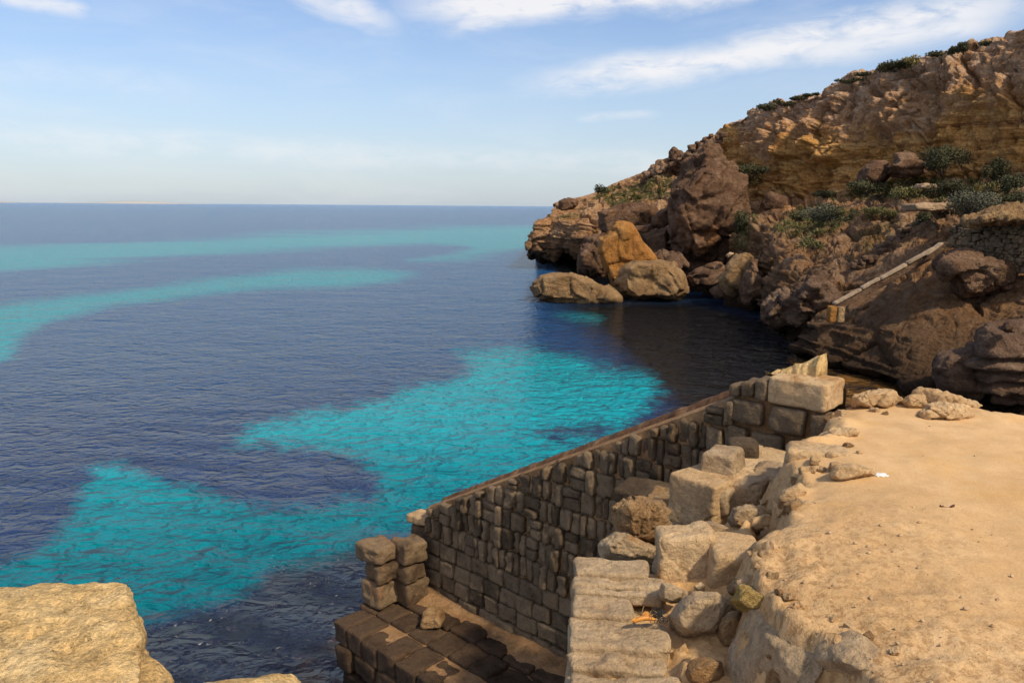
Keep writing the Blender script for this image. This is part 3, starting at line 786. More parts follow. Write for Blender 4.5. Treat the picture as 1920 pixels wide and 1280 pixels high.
def flip_if_needed(o):
    me = o.data; n = np.empty(len(me.polygons) * 3, np.float32); me.polygons.foreach_get('normal', n)
    c = np.empty(len(me.polygons) * 3, np.float32); me.polygons.foreach_get('center', c)
    n = n.reshape(-1, 3); c = c.reshape(-1, 3) + np.array(o.location)
    if np.median(np.sum(n * (CAM - c), 1)) < 0: me.flip_normals()
flip_if_needed(cliff); flip_if_needed(sea); flip_if_needed(coast)

# ground cover on the slopes: many tufts in one object
def tufts(points, h, wd, n_blades, seed):
    rs = np.random.default_rng(seed); Vs, Fs, T = [], [], []
    k = 0
    for p in points:
        for b in range(n_blades):
            a = rs.uniform(0, 6.28); ln = h * rs.uniform(0.5, 1.3); sp = rs.normal(0, h * 0.55, 2)
            d = np.array([math.cos(a), math.sin(a), 0]); l = np.array([*rs.normal(0, 0.45, 2), 1.0]); l /= np.linalg.norm(l)
            q = p + np.array([sp[0], sp[1], -0.05])
            Vs += [q - d * wd, q + d * wd, q + l * ln + d * wd * 0.25, q + l * ln - d * wd * 0.25]; Fs.append([k, k + 1, k + 2, k + 3]); k += 4
            T += [rs.uniform(0, 0.6)] * 4
    return np.array(Vs), np.array(Fs), np.array(T)
cand = np.where((veg > 0.55) & (rng.uniform(0, 1, len(W)) < 0.085) & (Nf[:, 2] > 0.15) & (VV > 2.5))[0]
tv, tf, tt = tufts(W[cand], 0.22, 0.055, 11, 5)
tag(link_mesh('ground_cover', tv, tf, M_LEAF_OLIVE, attrs={'tone': tt}, smooth=False), 'low olive scrub and grass on the cliff slopes', 'grass', kind='stuff')

def bush(px, py, wpx, hpx, Yd, mat, label, seed, group='shrubs on the cliff slopes', name='shrub', leaf=None):
    s = Yd / FPX
    rx, rz = wpx * s / 2, hpx * s / 2
    c = Py(px, py, Yd); rs = np.random.default_rng(seed)
    ry = rx * 0.8
    root = empty(name, (c[0], c[1], c[2] - rz), label, 'shrub', group)
    lf = leaf or max(0.05, 0.0014 * Yd)
    nb = 7
    lobes = [(np.array([rs.normal(0, .42) * rx, rs.normal(0, .42) * ry, rs.uniform(-.55, .38) * rz]), rs.uniform(.42, .66)) for _ in range(nb)]
    n = int(np.clip(26 * rx * rz / (lf * lf) * 0.7, 600, 6500))
    li = rs.integers(0, nb, n); C = np.array([l[0] for l in lobes])[li]; sc = np.array([l[1] for l in lobes])[li]
    d = rs.normal(0, 1, (n, 3)); d /= np.linalg.norm(d, axis=1, keepdims=True)
    rad = rs.uniform(0.5, 1.05, n)[:, None]
    Pp = C + d * rad * sc[:, None] * np.array([rx, ry, rz])
    Pp[:, 2] = np.maximum(Pp[:, 2], -rz * 1.05)
    a = rs.normal(0, 1, (n, 3)); a /= np.linalg.norm(a, axis=1, keepdims=True)
    b = np.cross(a, d + 0.4 * rs.normal(0, 1, (n, 3))); b /= np.maximum(np.linalg.norm(b, axis=1, keepdims=True), 1e-6)
    L = (lf * rs.uniform(0.6, 1.4, n))[:, None]
    Vv = np.stack([Pp - a * L, Pp + b * L * 0.45, Pp + a * L, Pp - b * L * 0.45], 1).reshape(-1, 3) + c
    Fv = np.arange(4 * n).reshape(n, 4)
    tone = np.repeat(np.array([rs.uniform(0, 0.55) for _ in range(nb)])[li] * 0.6 + rs.uniform(0, 0.3, n), 4)
    link_mesh('foliage', Vv, Fv, mat, root, False, attrs={'tone': tone})
    st = Acc()
    for k in range(6):
        q, f = rblock((0.05 + 0.02 * rx, 0.05 + 0.02 * rx, rz * .9), 2, 0.02, 0, 1, seed + k)
        q[:, 2] += rz * .42
        q = q @ np.array(Matrix.Rotation(rs.normal(0, .5), 3, 'X') @ Matrix.Rotation(rs.normal(0, .5), 3, 'Y'))
        st.add(q + c + np.array([0, 0, -rz * 1.02]), f)
    st.build('stem', M_STEM, root)
    return root

LD, LG, LO, LY = M_LEAF_DARK, M_LEAF_GREY, M_LEAF_OLIVE, M_LEAF_DRY
for k, (a, lab) in enumerate([
    ((1772, 298, 78, 62, 64.5, LD), 'largest dark green shrub, against the foot of the orange cliff'),
    ((1842, 384, 108, 62, 47.5, LG), 'big rounded grey green shrub beside the pale path above the dry stone wall'),
    ((1905, 352, 80, 60, 54, LD), 'dark green shrub at the right edge above the grey rounded shrub'),
    ((1788, 352, 62, 36, 58, LD), 'dark shrub just behind the pale path slab, below the largest shrub'),
    ((1690, 357, 62, 26, 63, LO), 'low olive shrub below the pair of layered boulders'),
    ((1628, 350, 76, 32, 68, LD), 'dark spreading shrub below the rounded pink boulder at the cliff foot'),
    ((1545, 362, 44, 20, 79, LD), 'small dark shrub beside the cave mouth under the cliff'),
    ((1543, 398, 66, 40, 67, LG), 'grey green shrub on the grassy shoulder above the shore rocks'),
    ((1578, 408, 62, 42, 65, LD), 'dark green shrub right next to the grey one on the grassy shoulder'),
    ((1500, 405, 66, 30, 71, LO), 'olive shrub at the left end of the grassy shoulder'),
    ((1405, 318, 54, 30, 92, LD), 'dark shrub in the gully behind the pyramid shaped boulder'),
    ((1398, 415, 42, 52, 82, LD), 'tall dark shrub in the shady cleft right of the pyramid shaped boulder'),
    ((1655, 398, 62, 24, 61, LO), 'flat olive shrub on the slope left of the path slab'),
    ((1524, 455, 44, 26, 60, LO), 'small olive shrub on the dark slope below the grassy shoulder'),
    ((1806, 480, 26, 20, 42, LD), 'tiny green plant rooted under the dry stone wall'),
    ((1870, 316, 36, 52, 60.5, LD), 'narrow dark shrub in the crack of the cliff near the right edge'),
    ((1128, 354, 34, 18, 115, LD), 'dark shrub on the headland skyline near its low end'),
    ((1735, 412, 40, 40, 53.5, LD), 'dark shrub on the broken rock below the path slab'),
    ((1920, 372, 60, 36, 47, LD), 'deep green shrub cut by the right edge, beside the grey rounded shrub'),
]): bush(*a, lab, 100 + k)
for k, (a, lab) in enumerate([
    ((1436, 200, 48, 15, 97, LD), 'dark cushion shrub on the skyline, lowest of the row along the cliff top'),
    ((1466, 193, 32, 13, 95, LD), 'dark cushion shrub on the cliff top touching the lowest one'),
    ((1497, 184, 26, 9, 92, LD), 'small flat cushion shrub on the cliff top left of the middle'),
    ((1520, 177, 22, 8, 90, LD), 'tiny cushion shrub on the cliff top, right of the small flat one'),
    ((1592, 150, 42, 13, 84, LD), 'long dark cushion shrub at the middle of the cliff top'),
    ((1622, 139, 26, 9, 82, LD), 'small dark cushion shrub just right of the long middle one'),
    ((1678, 124, 74, 22, 76.5, LD), 'largest sloping dark shrub on the cliff top'),
    ((1708, 113, 34, 18, 75, LY), 'yellowish dry shrub at the upper end of the largest cliff top shrub'),
    ((1758, 101, 36, 12, 73, LD), 'dark shrub on the cliff top between the yellow shrub and the highest row'),
    ((1786, 95, 38, 13, 71.5, LD), 'dark shrub second from the top end of the cliff top row'),
    ((1812, 87, 32, 18, 70.5, LD), 'tallest dark tuft near the upper end of the cliff top'),
    ((1848, 82, 18, 9, 68.5, LD), 'small dark tuft highest on the cliff top'),
]): bush(*a, lab, 200 + k, 'cushion shrubs along the cliff top', 'cushion_shrub')

# boulders fallen below the cliff
FG = 'boulders fallen along the shore'
def far_rock(px, Yd, thick, mat, label, seed, zmin=None, amp=0.35, sc=0.3, block=0.5, strata=0.0, vox=None, group=FG, front_=.62, shrink=.75, **kw):
    P = outline_pts(px, Yd, thick, zmin=zmin, front_=front_, shrink=shrink)
    s = np.sort(np.ptp(P, axis=0))[1]
    return rock('boulder', P, mat, label, 'boulder', voxel=vox or max(s / 50, 0.08), amp=amp, sc=sc, seed=seed, group=group,
                block=block, strata=strata, sfreq=2.0, **kw)
far_rock([(1255, 372), (1262, 345), (1290, 300), (1325, 268), (1352, 284), (1382, 330), (1410, 405), (1400, 440), (1375, 470), (1355, 500), (1300, 508), (1272, 480), (1256, 420)],
         84, 13, M_BOULDER, 'huge pyramid shaped brown boulder towering over the shore', 1, ncut=4, amp=0.75, sc=0.22, block=1.0, vox=0.16)
far_rock([(1122, 447), (1150, 424), (1160, 415), (1182, 420), (1206, 452), (1232, 488), (1185, 552), (1150, 545), (1132, 500), (1120, 472)],
         79, 4, M_ORANGE, 'tall angular bright orange boulder leaning at the water', 2, amp=0.13, block=0.25, ncut=0, front_=.8, shrink=.85)
far_rock([(1165, 498), (1182, 488), (1232, 483), (1262, 492), (1286, 515), (1298, 548), (1275, 566), (1190, 564), (1160, 550), (1152, 528)],
         74.5, 6.5, M_TAN, 'wedge shaped tan boulder at the foot of the orange one', 3, zmin=-1.0, ncut=3, front_=.75, amp=0.2, block=0.35)
far_rock([(991, 537), (1010, 516), (1050, 509), (1075, 512), (1110, 528), (1152, 548), (1160, 562), (1100, 568), (1040, 564), (1000, 556)],
         73.5, 5, M_TAN, 'low pointed boulder lying farthest out in the water', 4, zmin=-1.0, ncut=0, front_=.8, amp=0.2, block=0.35)
far_rock([(1082, 458), (1100, 446), (1132, 442), (1152, 465), (1148, 522), (1092, 522), (1083, 490)],
         86, 6, M_BOULDER, 'squarish brown boulder between headland cave and orange boulder', 5, amp=0.25, zmin=-1.0)
far_rock([(1120, 398), (1170, 384), (1225, 380), (1238, 400), (1232, 436), (1190, 447), (1125, 447)], 99, 7, M_BOULDER,
         'large flat faced block of the headland behind the orange boulder', 6, amp=0.25, block=0.3)
far_rock([(1182, 428), (1222, 420), (1226, 432), (1205, 441), (1188, 440)], 91, 4, M_BOULDER, 'thin tilted slab jutting out above the orange boulder', 7, amp=0.12, block=0.2)
far_rock([(1222, 415), (1238, 395), (1252, 388), (1260, 405), (1256, 425), (1230, 436)], 92, 4, M_BOULDER, 'tilted block stacked against the pyramid shaped boulder', 8, amp=0.15, block=0.25)
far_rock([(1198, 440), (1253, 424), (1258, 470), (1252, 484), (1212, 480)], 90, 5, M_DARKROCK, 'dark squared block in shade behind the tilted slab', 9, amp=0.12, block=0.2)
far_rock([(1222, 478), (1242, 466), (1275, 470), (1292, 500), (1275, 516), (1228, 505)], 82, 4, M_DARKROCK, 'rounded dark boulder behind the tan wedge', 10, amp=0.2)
far_rock([(1283, 518), (1300, 503), (1330, 500), (1350, 515), (1345, 540), (1295, 545)], 77, 3.5, M_DARKROCK, 'small brown boulder at the water right of the tan wedge', 11, amp=0.15)
far_rock([(1322, 500), (1345, 492), (1368, 505), (1366, 525), (1330, 522)], 78, 3, M_BOULDER, 'small rounded boulder below the pyramid shaped one', 12, amp=0.12, block=0.2)
far_rock([(1350, 528), (1378, 480), (1402, 470), (1412, 480), (1398, 512), (1392, 548), (1362, 548)], 70.5, 4.5, M_TAN, 'angular brown boulder with a tilted flat top', 13, amp=0.18)
far_rock([(1392, 545), (1398, 500), (1415, 484), (1432, 500), (1440, 545), (1430, 565), (1400, 565)], 66.5, 4, M_BOULDER, 'rusty upright boulder against the dark slope', 14, amp=0.25)
far_rock([(1330, 545), (1350, 532), (1392, 538), (1396, 556), (1345, 560)], 73, 3, M_DARKROCK, 'flat dark boulder awash at the inner corner', 15, zmin=-0.8, amp=0.12, block=0.2)
far_rock([(1359, 480), (1368, 473), (1376, 475), (1366, 486)], 77, 1.0, M_PATH, 'small pale whitish rock at the foot of the shady cleft', 16, amp=0.05, block=0.05, vox=0.05)
far_rock([(1426, 388), (1440, 364), (1474, 370), (1487, 390), (1475, 408), (1435, 408)], 86, 5, M_BOULDER, 'grey boulder at the cave mouth under the cliff', 17, amp=0.2, group='boulders under the upper cliff')
far_rock([(1604, 338), (1632, 304), (1660, 301), (1666, 330), (1655, 345), (1612, 348)], 68.5, 4, M_BOULDER, 'rounded pinkish boulder, left of the pair under the cliff', 18, amp=0.15, block=0.25, group='boulders under the upper cliff')
far_rock([(1661, 312), (1682, 291), (1706, 289), (1746, 303), (1742, 328), (1700, 336), (1664, 333)], 66.5, 4.5, M_BOULDER, 'layered boulder, right of the pair under the cliff', 19, amp=0.15, strata=0.5, block=0.2, group='boulders under the upper cliff')
far_rock([(1752, 497), (1788, 472), (1830, 478), (1915, 492), (1920, 530), (1886, 552), (1815, 558), (1796, 542), (1768, 520)],
         41, 3.5, M_BOULDER, 'big rust coloured slab boulder under the dry stone wall', 20, amp=0.2, sc=0.6, block=0.3, group='rocks around the shore stair')
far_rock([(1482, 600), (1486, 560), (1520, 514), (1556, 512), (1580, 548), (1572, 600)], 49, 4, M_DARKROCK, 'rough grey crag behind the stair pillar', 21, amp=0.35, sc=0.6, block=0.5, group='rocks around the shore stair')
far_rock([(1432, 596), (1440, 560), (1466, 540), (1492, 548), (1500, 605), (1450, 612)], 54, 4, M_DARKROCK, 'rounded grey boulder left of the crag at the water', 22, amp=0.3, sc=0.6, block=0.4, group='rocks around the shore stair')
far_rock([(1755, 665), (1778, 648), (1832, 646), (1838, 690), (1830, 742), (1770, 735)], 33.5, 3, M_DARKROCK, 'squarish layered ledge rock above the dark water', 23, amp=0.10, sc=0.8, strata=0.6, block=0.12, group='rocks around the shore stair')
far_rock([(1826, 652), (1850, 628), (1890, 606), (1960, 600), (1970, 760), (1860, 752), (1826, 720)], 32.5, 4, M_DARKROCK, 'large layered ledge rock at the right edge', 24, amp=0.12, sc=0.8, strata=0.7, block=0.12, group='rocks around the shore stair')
far_rock([(1880, 618), (1890, 606), (1902, 608), (1902, 620), (1884, 624)], 31.5, 0.8, M_BOULDER, 'small stone resting on the layered ledge', 25, amp=0.05, sc=2, block=0.05, vox=0.04, group='rocks around the shore stair')

# rubble wall running up the skyline of the headland
a = Acc(); rs = np.random.default_rng(12)
pA, pB = Py(1215, 322, 116), Py(1352, 240, 109.5)
for i in range(120):
    t = rs.uniform(0, 1); q = pA * (1 - t) + pB * t
    b, f = rblock((rs.uniform(.5, 1.2), rs.uniform(.5, 1.2), rs.uniform(.4, .8)), 4, .15, .06, 1.5, 900 + i, tilt=.3)
    a.add(b + q + np.array([rs.normal(0, .4), rs.normal(0, .6), rs.uniform(-2.0, -0.35)]), f, rs.uniform(0, .8))
tag(a.build('rubble_wall', M_BOULDER), 'straight rubble wall climbing the headland skyline', 'stone wall')
far_rock([(1252, 300), (1254, 285), (1263, 276), (1274, 279), (1280, 290), (1276, 304)], 114, 2.5, M_BOULDER, 'knob of rock standing up on the headland skyline', 26, amp=0.15, block=0.3, group='boulders under the upper cliff')
far_rock([(1046, 398), (1050, 378), (1064, 373), (1083, 374), (1084, 386), (1070, 398)], 117, 4, M_BOULDER, 'squared rock on the seaward tip of the headland', 27, amp=0.15, block=0.3, group='boulders under the upper cliff')

# shore stair: rail, gate pillar, steps
def beam(p, q, wid, hgt, n, amp, seed):
    p = np.array(p); q = np.array(q); L = np.linalg.norm(q - p); d = (q - p) / L
    side = np.cross(d, [0, 0, 1]); side /= np.linalg.norm(side); up = np.cross(side, d)
    V, F = rblock((L, wid, hgt), n, min(wid, hgt) * .15, amp, 3.0, seed)
    return (p + q) / 2 + V[:, :1] * d + V[:, 1:2] * side + V[:, 2:] * up, F
ra, rb = Py(1562, 570, 43.6), Py(1752, 466, 45.2)
root = empty('stair_rail', tuple(ra), 'long sloping grey stone rail of the stair cut in the far shore', 'stair rail')
tt_ = [0, .27, .45, .72, 1.0]
for i in range(4):
    p, q = ra + (rb - ra) * tt_[i], ra + (rb - ra) * (tt_[i + 1] - 0.008)
    V, F = beam(p, q, .26, .17, 8, .03, 300 + i)
    link_mesh('coping_slab', V + np.array([0, 0, .03 * (i % 2)]), F, M_RAIL, root)
V, F = beam(ra - np.array([0, -.12, .32]), rb - np.array([0, -.12, .32]), .24, .45, 12, .05, 310)
link_mesh('parapet', V, F, M_DARKROCK, root)
V, F = beam(Py(1735, 482, 45.0), Py(1764, 460, 45.4), .3, .12, 6, .03, 311)
tag(link_mesh('stone_slab', V + np.array([0, 0, .12]), F, M_RAIL), 'short loose slab lying at the upper end of the sloping rail', 'stone slab')
pc = Py(1564, 603, 43.2)
root = empty('gate_pillar', tuple(pc), 'short yellowish stone pillar at the foot of the sloping rail', 'pillar')
V, F = rblock((.42, .4, .95), 8, .08, .03, 3, 320); link_mesh('shaft', rot_z(V, .3) + pc + np.array([-.18, 0, .42]), F, M_ORANGE, root)
V, F = rblock((.44, .42, .88), 8, .08, .03, 3, 321); link_mesh('shaft', rot_z(V, .3) + pc + np.array([.28, .05, .40]), F, M_TAN, root)
a = Acc(); rs = np.random.default_rng(14)
pA, pB = Py(1604, 500, 52.5), Py(1742, 402, 54.5)
for i in range(60):
    t = i / 59 + rs.normal(0, .01); q = pA * (1 - t) + pB * t
    b, f = rblock((rs.uniform(.25, .7), rs.uniform(.25, .5), rs.uniform(.2, .5)), 4, .08, .04, 2.5, 400 + i, tilt=.35)
    a.add(b + q + np.array([rs.normal(0, .12), rs.normal(0, .2), rs.uniform(-.4, .15)]), f, rs.uniform(0, .8))
tag(a.build('rubble_wall', M_DARKROCK), 'low tumbled rubble wall slanting down from the path slab', 'stone wall')

# dry stone wall at the right edge
a = Acc(); rs = np.random.default_rng(15)
wa, wb = Py(1782, 482, 45.5), Py(1990, 515, 39.5)
dx = wb - wa; LW = math.hypot(dx[0], dx[1]); dh = np.array([dx[0], dx[1], 0]) / LW; ang = math.atan2(dh[1], dh[0])
za, zb = Py(1790, 425, 45.5)[2], Py(1990, 402, 39.5)[2]
z = min(wa[2], wb[2]) - 0.5
while z < max(za, zb):
    ch_ = rs.uniform(.16, .24); s = rs.uniform(-.2, 0)
    while s < LW:
        wd_ = rs.uniform(.16, .46); t = (s + wd_ / 2) / LW
        top = za + (zb - za) * t + 0.12 * math.sin(s * 3); bot = wa[2] + (wb[2] - wa[2]) * t - .2
        if bot < z + ch_ / 2 < top and not (t < .1 and z < bot + .7):
            b, f = rblock((wd_ * .97, rs.uniform(.4, .6), ch_ * rs.uniform(.85, 1.5)), 5, .07, .04, 4, int(rs.integers(1e6)), taper=.18, tilt=.2)
            q = wa + dh * (s + wd_ / 2); q[2] = z + ch_ / 2
            a.add(rot_z(b, ang) + q + np.array([0, rs.normal(0, .07), rs.normal(0, .03)]), f, rs.uniform(0, 1))
        s += wd_
    z += ch_
o = a.build('dry_stone_wall', M_WALL)
tag(o, 'grey dry stone wall of small rough stones at the right edge', 'stone wall')
def ledge(px, py, Yd, size, yaw, label, seed):
    c = Py(px, py, Yd)
    V, F = rblock(size, 24, size[2] * .35, .12, 1.6, seed, taper=.12, tilt=.05, chip=.3)
    tag(link_mesh('stone_slab', rot_z(V, yaw) + c - np.array([0, 0, size[2] / 2]), F, M_PATH), label, 'stone slab')
ledge(1742, 381, 51.5, (2.7, 1.8, .5), .1, 'flat pale path slab at the head of the tumbled rubble wall', 951)
ledge(1738, 345, 60.0, (1.3, 1.0, .35), .1, 'pale squared slab in the scrub below the layered boulder', 952)
far_rock([(1808, 414), (1832, 402), (1868, 392), (1930, 386), (1990, 390), (1990, 412), (1890, 420), (1815, 421)], 40.5, 3, M_TAN, 'low sandy ledge rock on top of the dry stone wall at the right edge', 28, amp=.15, sc=.9, block=.2, ncut=1, group='rocks around the shore stair')

#@@NEAR
# ------------------------------------------------------------------ near masonry
ZG = 7.0                                             # level of the trodden ground
S0 = Pz(1542, 772, ZG); S0[2] = 0
WD = np.array([-0.725, 0.688, 0.0]); WD /= np.linalg.norm(WD)      # along the wall, down towards the sea
WN = np.array([-WD[1], WD[0], 0.0])                                # out of its shaded face, towards the stair
if WN @ (CAM - S0) < 0: WN = -WN
YAWW = math.atan2(WD[1], WD[0])
def WP(s, n, z): return S0 + WD * s + WN * n + np.array([0, 0, z])
def to_wall(P):
    q = np.asarray(P) - S0
    return q @ WD, q @ WN
def wall_hit(px, py):
    """where the sight line of a pixel meets the wall's shaded face: (s, z)"""
    d = ray(px, py); t = ((S0 - CAM) @ WN) / (d @ WN); P = CAM + d * t
    return float((P - S0) @ WD), float(P[2])
sL, zL = wall_hit(792, 952)
sR, zR = wall_hit(1465, 708)
SLOPE = (zR - zL) / (sL - sR)
def ztop(s): return zR - (s - sR) * SLOPE
ZLAND = Pz(1, 1, 0)[2] + wall_hit(930, 1178)[1]
print('wall', sL, zL, sR, zR, SLOPE, ZLAND)
root = empty('parapet_wall', tuple(WP(sL / 2, -.3, ZLAND)), 'tall dark block parapet wall sloping down beside the stair to the sea', 'wall')
# mortar core
V = []
ss = np.linspace(-0.0, sL + .02, 90)
core = Acc()
nz = 40
for (n_, sgn) in ((-0.085, 1),):
    g = []
    for j in range(nz):
        f = j / (nz - 1)
        zt = np.minimum(ztop(ss) - 0.04, 7.2) ; zb = 2.0
        z = zb + (zt - zb) * f
        g.append(np.stack([S0[0] + WD[0] * ss + WN[0] * n_, S0[1] + WD[1] * ss + WN[1] * n_, z], 1))
    g = np.concatenate(g)
    g += WN * (0.025 * fbm(g * 5, 4, 3))[:, None]
    core.add(g, grid_faces(nz, len(ss)))
# top and back of the core
g = []
for k, (n_, dz) in enumerate(((-0.085, -0.04), (-.2, 0.0), (-.42, -.02), (-.60, -.06), (-.62, -1.0), (-.64, -9.0))):
    zt = np.minimum(ztop(ss) + dz, 7.2 + dz)
    g.append(np.stack([S0[0] + WD[0] * ss + WN[0] * n_, S0[1] + WD[1] * ss + WN[1] * n_, zt], 1))
core.add(np.concatenate(g), grid_faces(6, len(ss)))
core.build('mortar_core', M_MORTAR, root)
# block courses
st = Acc(); rs = np.random.default_rng(21)
def wall_block(s0, s1, z0, z1, nth=.0, tone=None, rnd=.03, n=7, seed=None, depth=.3, tilt=.03, chip=.02):
    w_, h_ = s1 - s0, z1 - z0
    b, f = rblock((w_, depth, h_), n, rnd, .012, 7.0, int(rs.integers(1e6)) if seed is None else seed, taper=.05, tilt=tilt * .7, chip=chip)
    b = rot_z(b, YAWW) + WP((s0 + s1) / 2, nth - depth / 2, (z0 + z1) / 2)
    st.add(b, f, rs.uniform(0, 1) if tone is None else tone)
z = ZLAND - .10; course = 0
ZB = ZLAND + 0.27 * 4 - .10
zbr = []
while z < 7.2:
    big = z < ZB - .05
    hgt_ = rs.uniform(.255, .285) if big else rs.uniform(.29, .35)
    s = sL - .02 - (rs.uniform(0, .25) if course % 2 else 0)
    if course % 2 and z + hgt_ < float(ztop(sL)) - .05 and sL - s > .1: wall_block(s + .02, sL - .02, z + .01, z + hgt_ - .01)
    while s > -.3:
        if s < 1.05 and z > 6.0: break
        w_ = rs.uniform(.29, .42) if big else (rs.uniform(.10, .165) if rs.uniform() < .82 else rs.uniform(.2, .3))
        a_ = s - w_
        tz = float(ztop((s + a_) / 2)) - .05
        z1 = min(z + hgt_, tz)
        if z1 - z > .10:
            if not big and w_ > .2 and rs.uniform() < .45:          # two thin stones laid flat
                k = rs.uniform(.4, .6)
                wall_block(a_ + .008, s - .008, z + .006, z + (z1 - z) * k - .006, rs.normal(0, .015))
                wall_block(a_ + .008, s - .008, z + (z1 - z) * k + .004, z1 - .006, rs.normal(0, .015))
            else:
                wall_block(a_ + .009, s - .009, z + .008, z1 - .008, rs.normal(0, .012 if big else .028), rnd=.02 if big else .03, chip=.04 if big else .09)
        s = a_
    z += hgt_; course += 1
# squared courses by the upper end
for (s0, s1, z0, z1) in ((.62, 1.02, 6.70, 6.98), (.16, .58, 6.68, 6.98), (-.15, .14, 6.66, 6.97), (.78, 1.05, 6.37, 6.67), (.38, .76, 6.37, 6.66), (-.1, .36, 6.36, 6.65),
                         (.7, 1.05, 6.04, 6.34), (.3, .68, 6.04, 6.34)):
    wall_block(s0 + .02, s1 - .02, z0 + .012, z1 - .012, 0.005, tone=rs.uniform(.3, .7), rnd=.035, n=10)
wall_block(.60, .745, 6.99, 7.22, 0.0, tone=.5); wall_block(.755, .90, 6.99, 7.17, -.01, tone=.35); wall_block(.91, 1.05, 6.98, 7.11, -.01, tone=.35)
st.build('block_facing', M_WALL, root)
b, f = rblock((.62, .50, .29), 22, .03, .012, 5, 77, taper=.02, chip=.02)
b = rot_z(b, YAWW) + WP(.285, -.25, ZG + .13)
link_mesh('corner_block', b, f, M_SAND, root)
# sloping coping, thick and broken at its upper end
def back_hit(px, py, n=-.43):
    d = ray(px, py); t = ((S0 + WN * n - CAM) @ WN) / (d @ WN); P = CAM + d * t
    return float((P - S0) @ WD), float(P[2])
cA, cB = back_hit(1538, 668), back_hit(800, 944)
CSL = (cA[1] - cB[1]) / (cA[0] - cB[0])
print('coping', cA, cB)
def zcope(s): return cA[1] + (s - cA[0]) * CSL
def coping_piece(name, s_from, s_to, mat, n, seed, end=False):
    ss = np.linspace(s_from, s_to, n); rows = []
    zt_ = zcope(ss); zb_ = np.minimum(zt_ - .09, ztop(ss) - .06); zb_ = np.where(ss < .75, 7.255, zb_); zb_ = np.minimum(zb_, np.maximum(zt_ - .05, 7.255))
    for n_, e in ((-.27, 0.0), (-.29, .55), (-.34, .98), (-.43, 1.0), (-.50, .97), (-.55, .5), (-.56, -1.2), (-.40, -1.2), (-.27, 0.0)):
        z_ = zb_ + (zt_ - zb_) * e if e >= 0 else zb_ - .05
        q = np.stack([S0[0] + WD[0] * ss + WN[0] * n_, S0[1] + WD[1] * ss + WN[1] * n_, z_], 1)
        q += ((.030 if end else .016) * fbm(q * (14 if end else 9), 5, seed, .6))[:, None] * np.array([WN[0] * .6, WN[1] * .6, .8])
        rows.append(q)
    nr_ = len(rows); V = np.concatenate(rows); F = grid_faces(nr_, n)
    caps = []
    for col in (0, n - 1):
        V = np.concatenate([V, np.mean([r[col] for r in rows[:-1]], 0)[None]]); ci = len(V) - 1
        for r_ in range(nr_ - 1): caps.append([r_ * n + col, (r_ + 1) * n + col, ci, ci])
    caps = [c[:3] for c in caps]
    o = link_mesh(name, V, np.array([list(f) for f in F.tolist()] + caps, dtype=object), mat, root)
    bm = bmesh.new(); bm.from_mesh(o.data); bmesh.ops.recalc_face_normals(bm, faces=bm.faces[:]); bm.to_mesh(o.data); bm.free()
coping_piece('coping', sL - .12, .80, M_COPE, 170, 8)
coping_piece('coping_end', .80, cA[0] - .04, M_GOLD, 40, 9, True)
# pier at the seaward end
pr = Acc()
pe = to_wall(Pz(690, 1010, ZLAND + 1.0)); 
print('pier', pe, ZLAND)
zt = ZLAND + 0.98
def pier_block(px, py, ztp, size, seed, tone=.5, dz=0, yaw=0.0):
    c = Pz(px, py, ZLAND)
    b, f = rblock(size, 14, .05, .03, 5, seed, taper=.08, tilt=.04, chip=.05)
    return rot_z(b, YAWW + yaw) + np.array([c[0], c[1], ztp - size[2] / 2]), f
for i, (px, py, ztp, size) in enumerate(((714, 1124, zt, (.50, .48, .30)), (718, 1126, zt - .30, (.42, .44, .30)), (714, 1124, zt - .60, (.46, .46, .40)),
                                         (768, 1122, zt + .02, (.42, .42, .34)), (771, 1124, zt - .33, (.40, .40, .28)), (768, 1122, zt - .62, (.42, .42, .40)))):
    b, f = pier_block(px + (-3, 4, 0, 2, -4, 3)[i], py, ztp, size, 500 + i, yaw=(.10, -.12, .05, -.14, .12, -.06)[i]); pr.add(b, f, (.9, .3, .8, .5, .2, .3)[i])
c = Pz(776, 985, zt + .1)
for k in range(4):
    b, f = rblock((.5, .45, .4), 8, .06, .03, 4, 520 + k, tilt=.1); pr.add(rot_z(b, YAWW) + WP(sL + .14, -.28, zt - .13 - .35 * k), f, .4)
pr.build('end_pier', M_PIER, root)
b, f = rblock((.42, .34, .14), 12, .04, .02, 5, 530, tilt=.12, chip=.05)
c = WP(sL + .26, -.22, ZLAND + 1.13)
link_mesh('cap_stone', rot_z(b, YAWW) + c, f, M_SAND, root)
b, f = rblock((.3, .3, .14), 12, .04, .02, 5, 531, tilt=.15, chip=.05)
link_mesh('cap_stone', rot_z(b, YAWW + .2) + WP(sL - .02, -.25, ZLAND + 1.24), f, M_SAND, root)

# landing below the wall
root = empty('stone_landing', tuple(WP(sL - 1.5, .7, 0)), 'dark paved stone landing at the foot of the block wall above the water', 'landing')
lw = 1.42
sE = to_wall(Pz(622, 1158, ZLAND))[0]
nE = to_wall(Pz(622, 1158, ZLAND))[1]
print('landing', sE, nE)
a = Acc()
rs = np.random.default_rng(31)
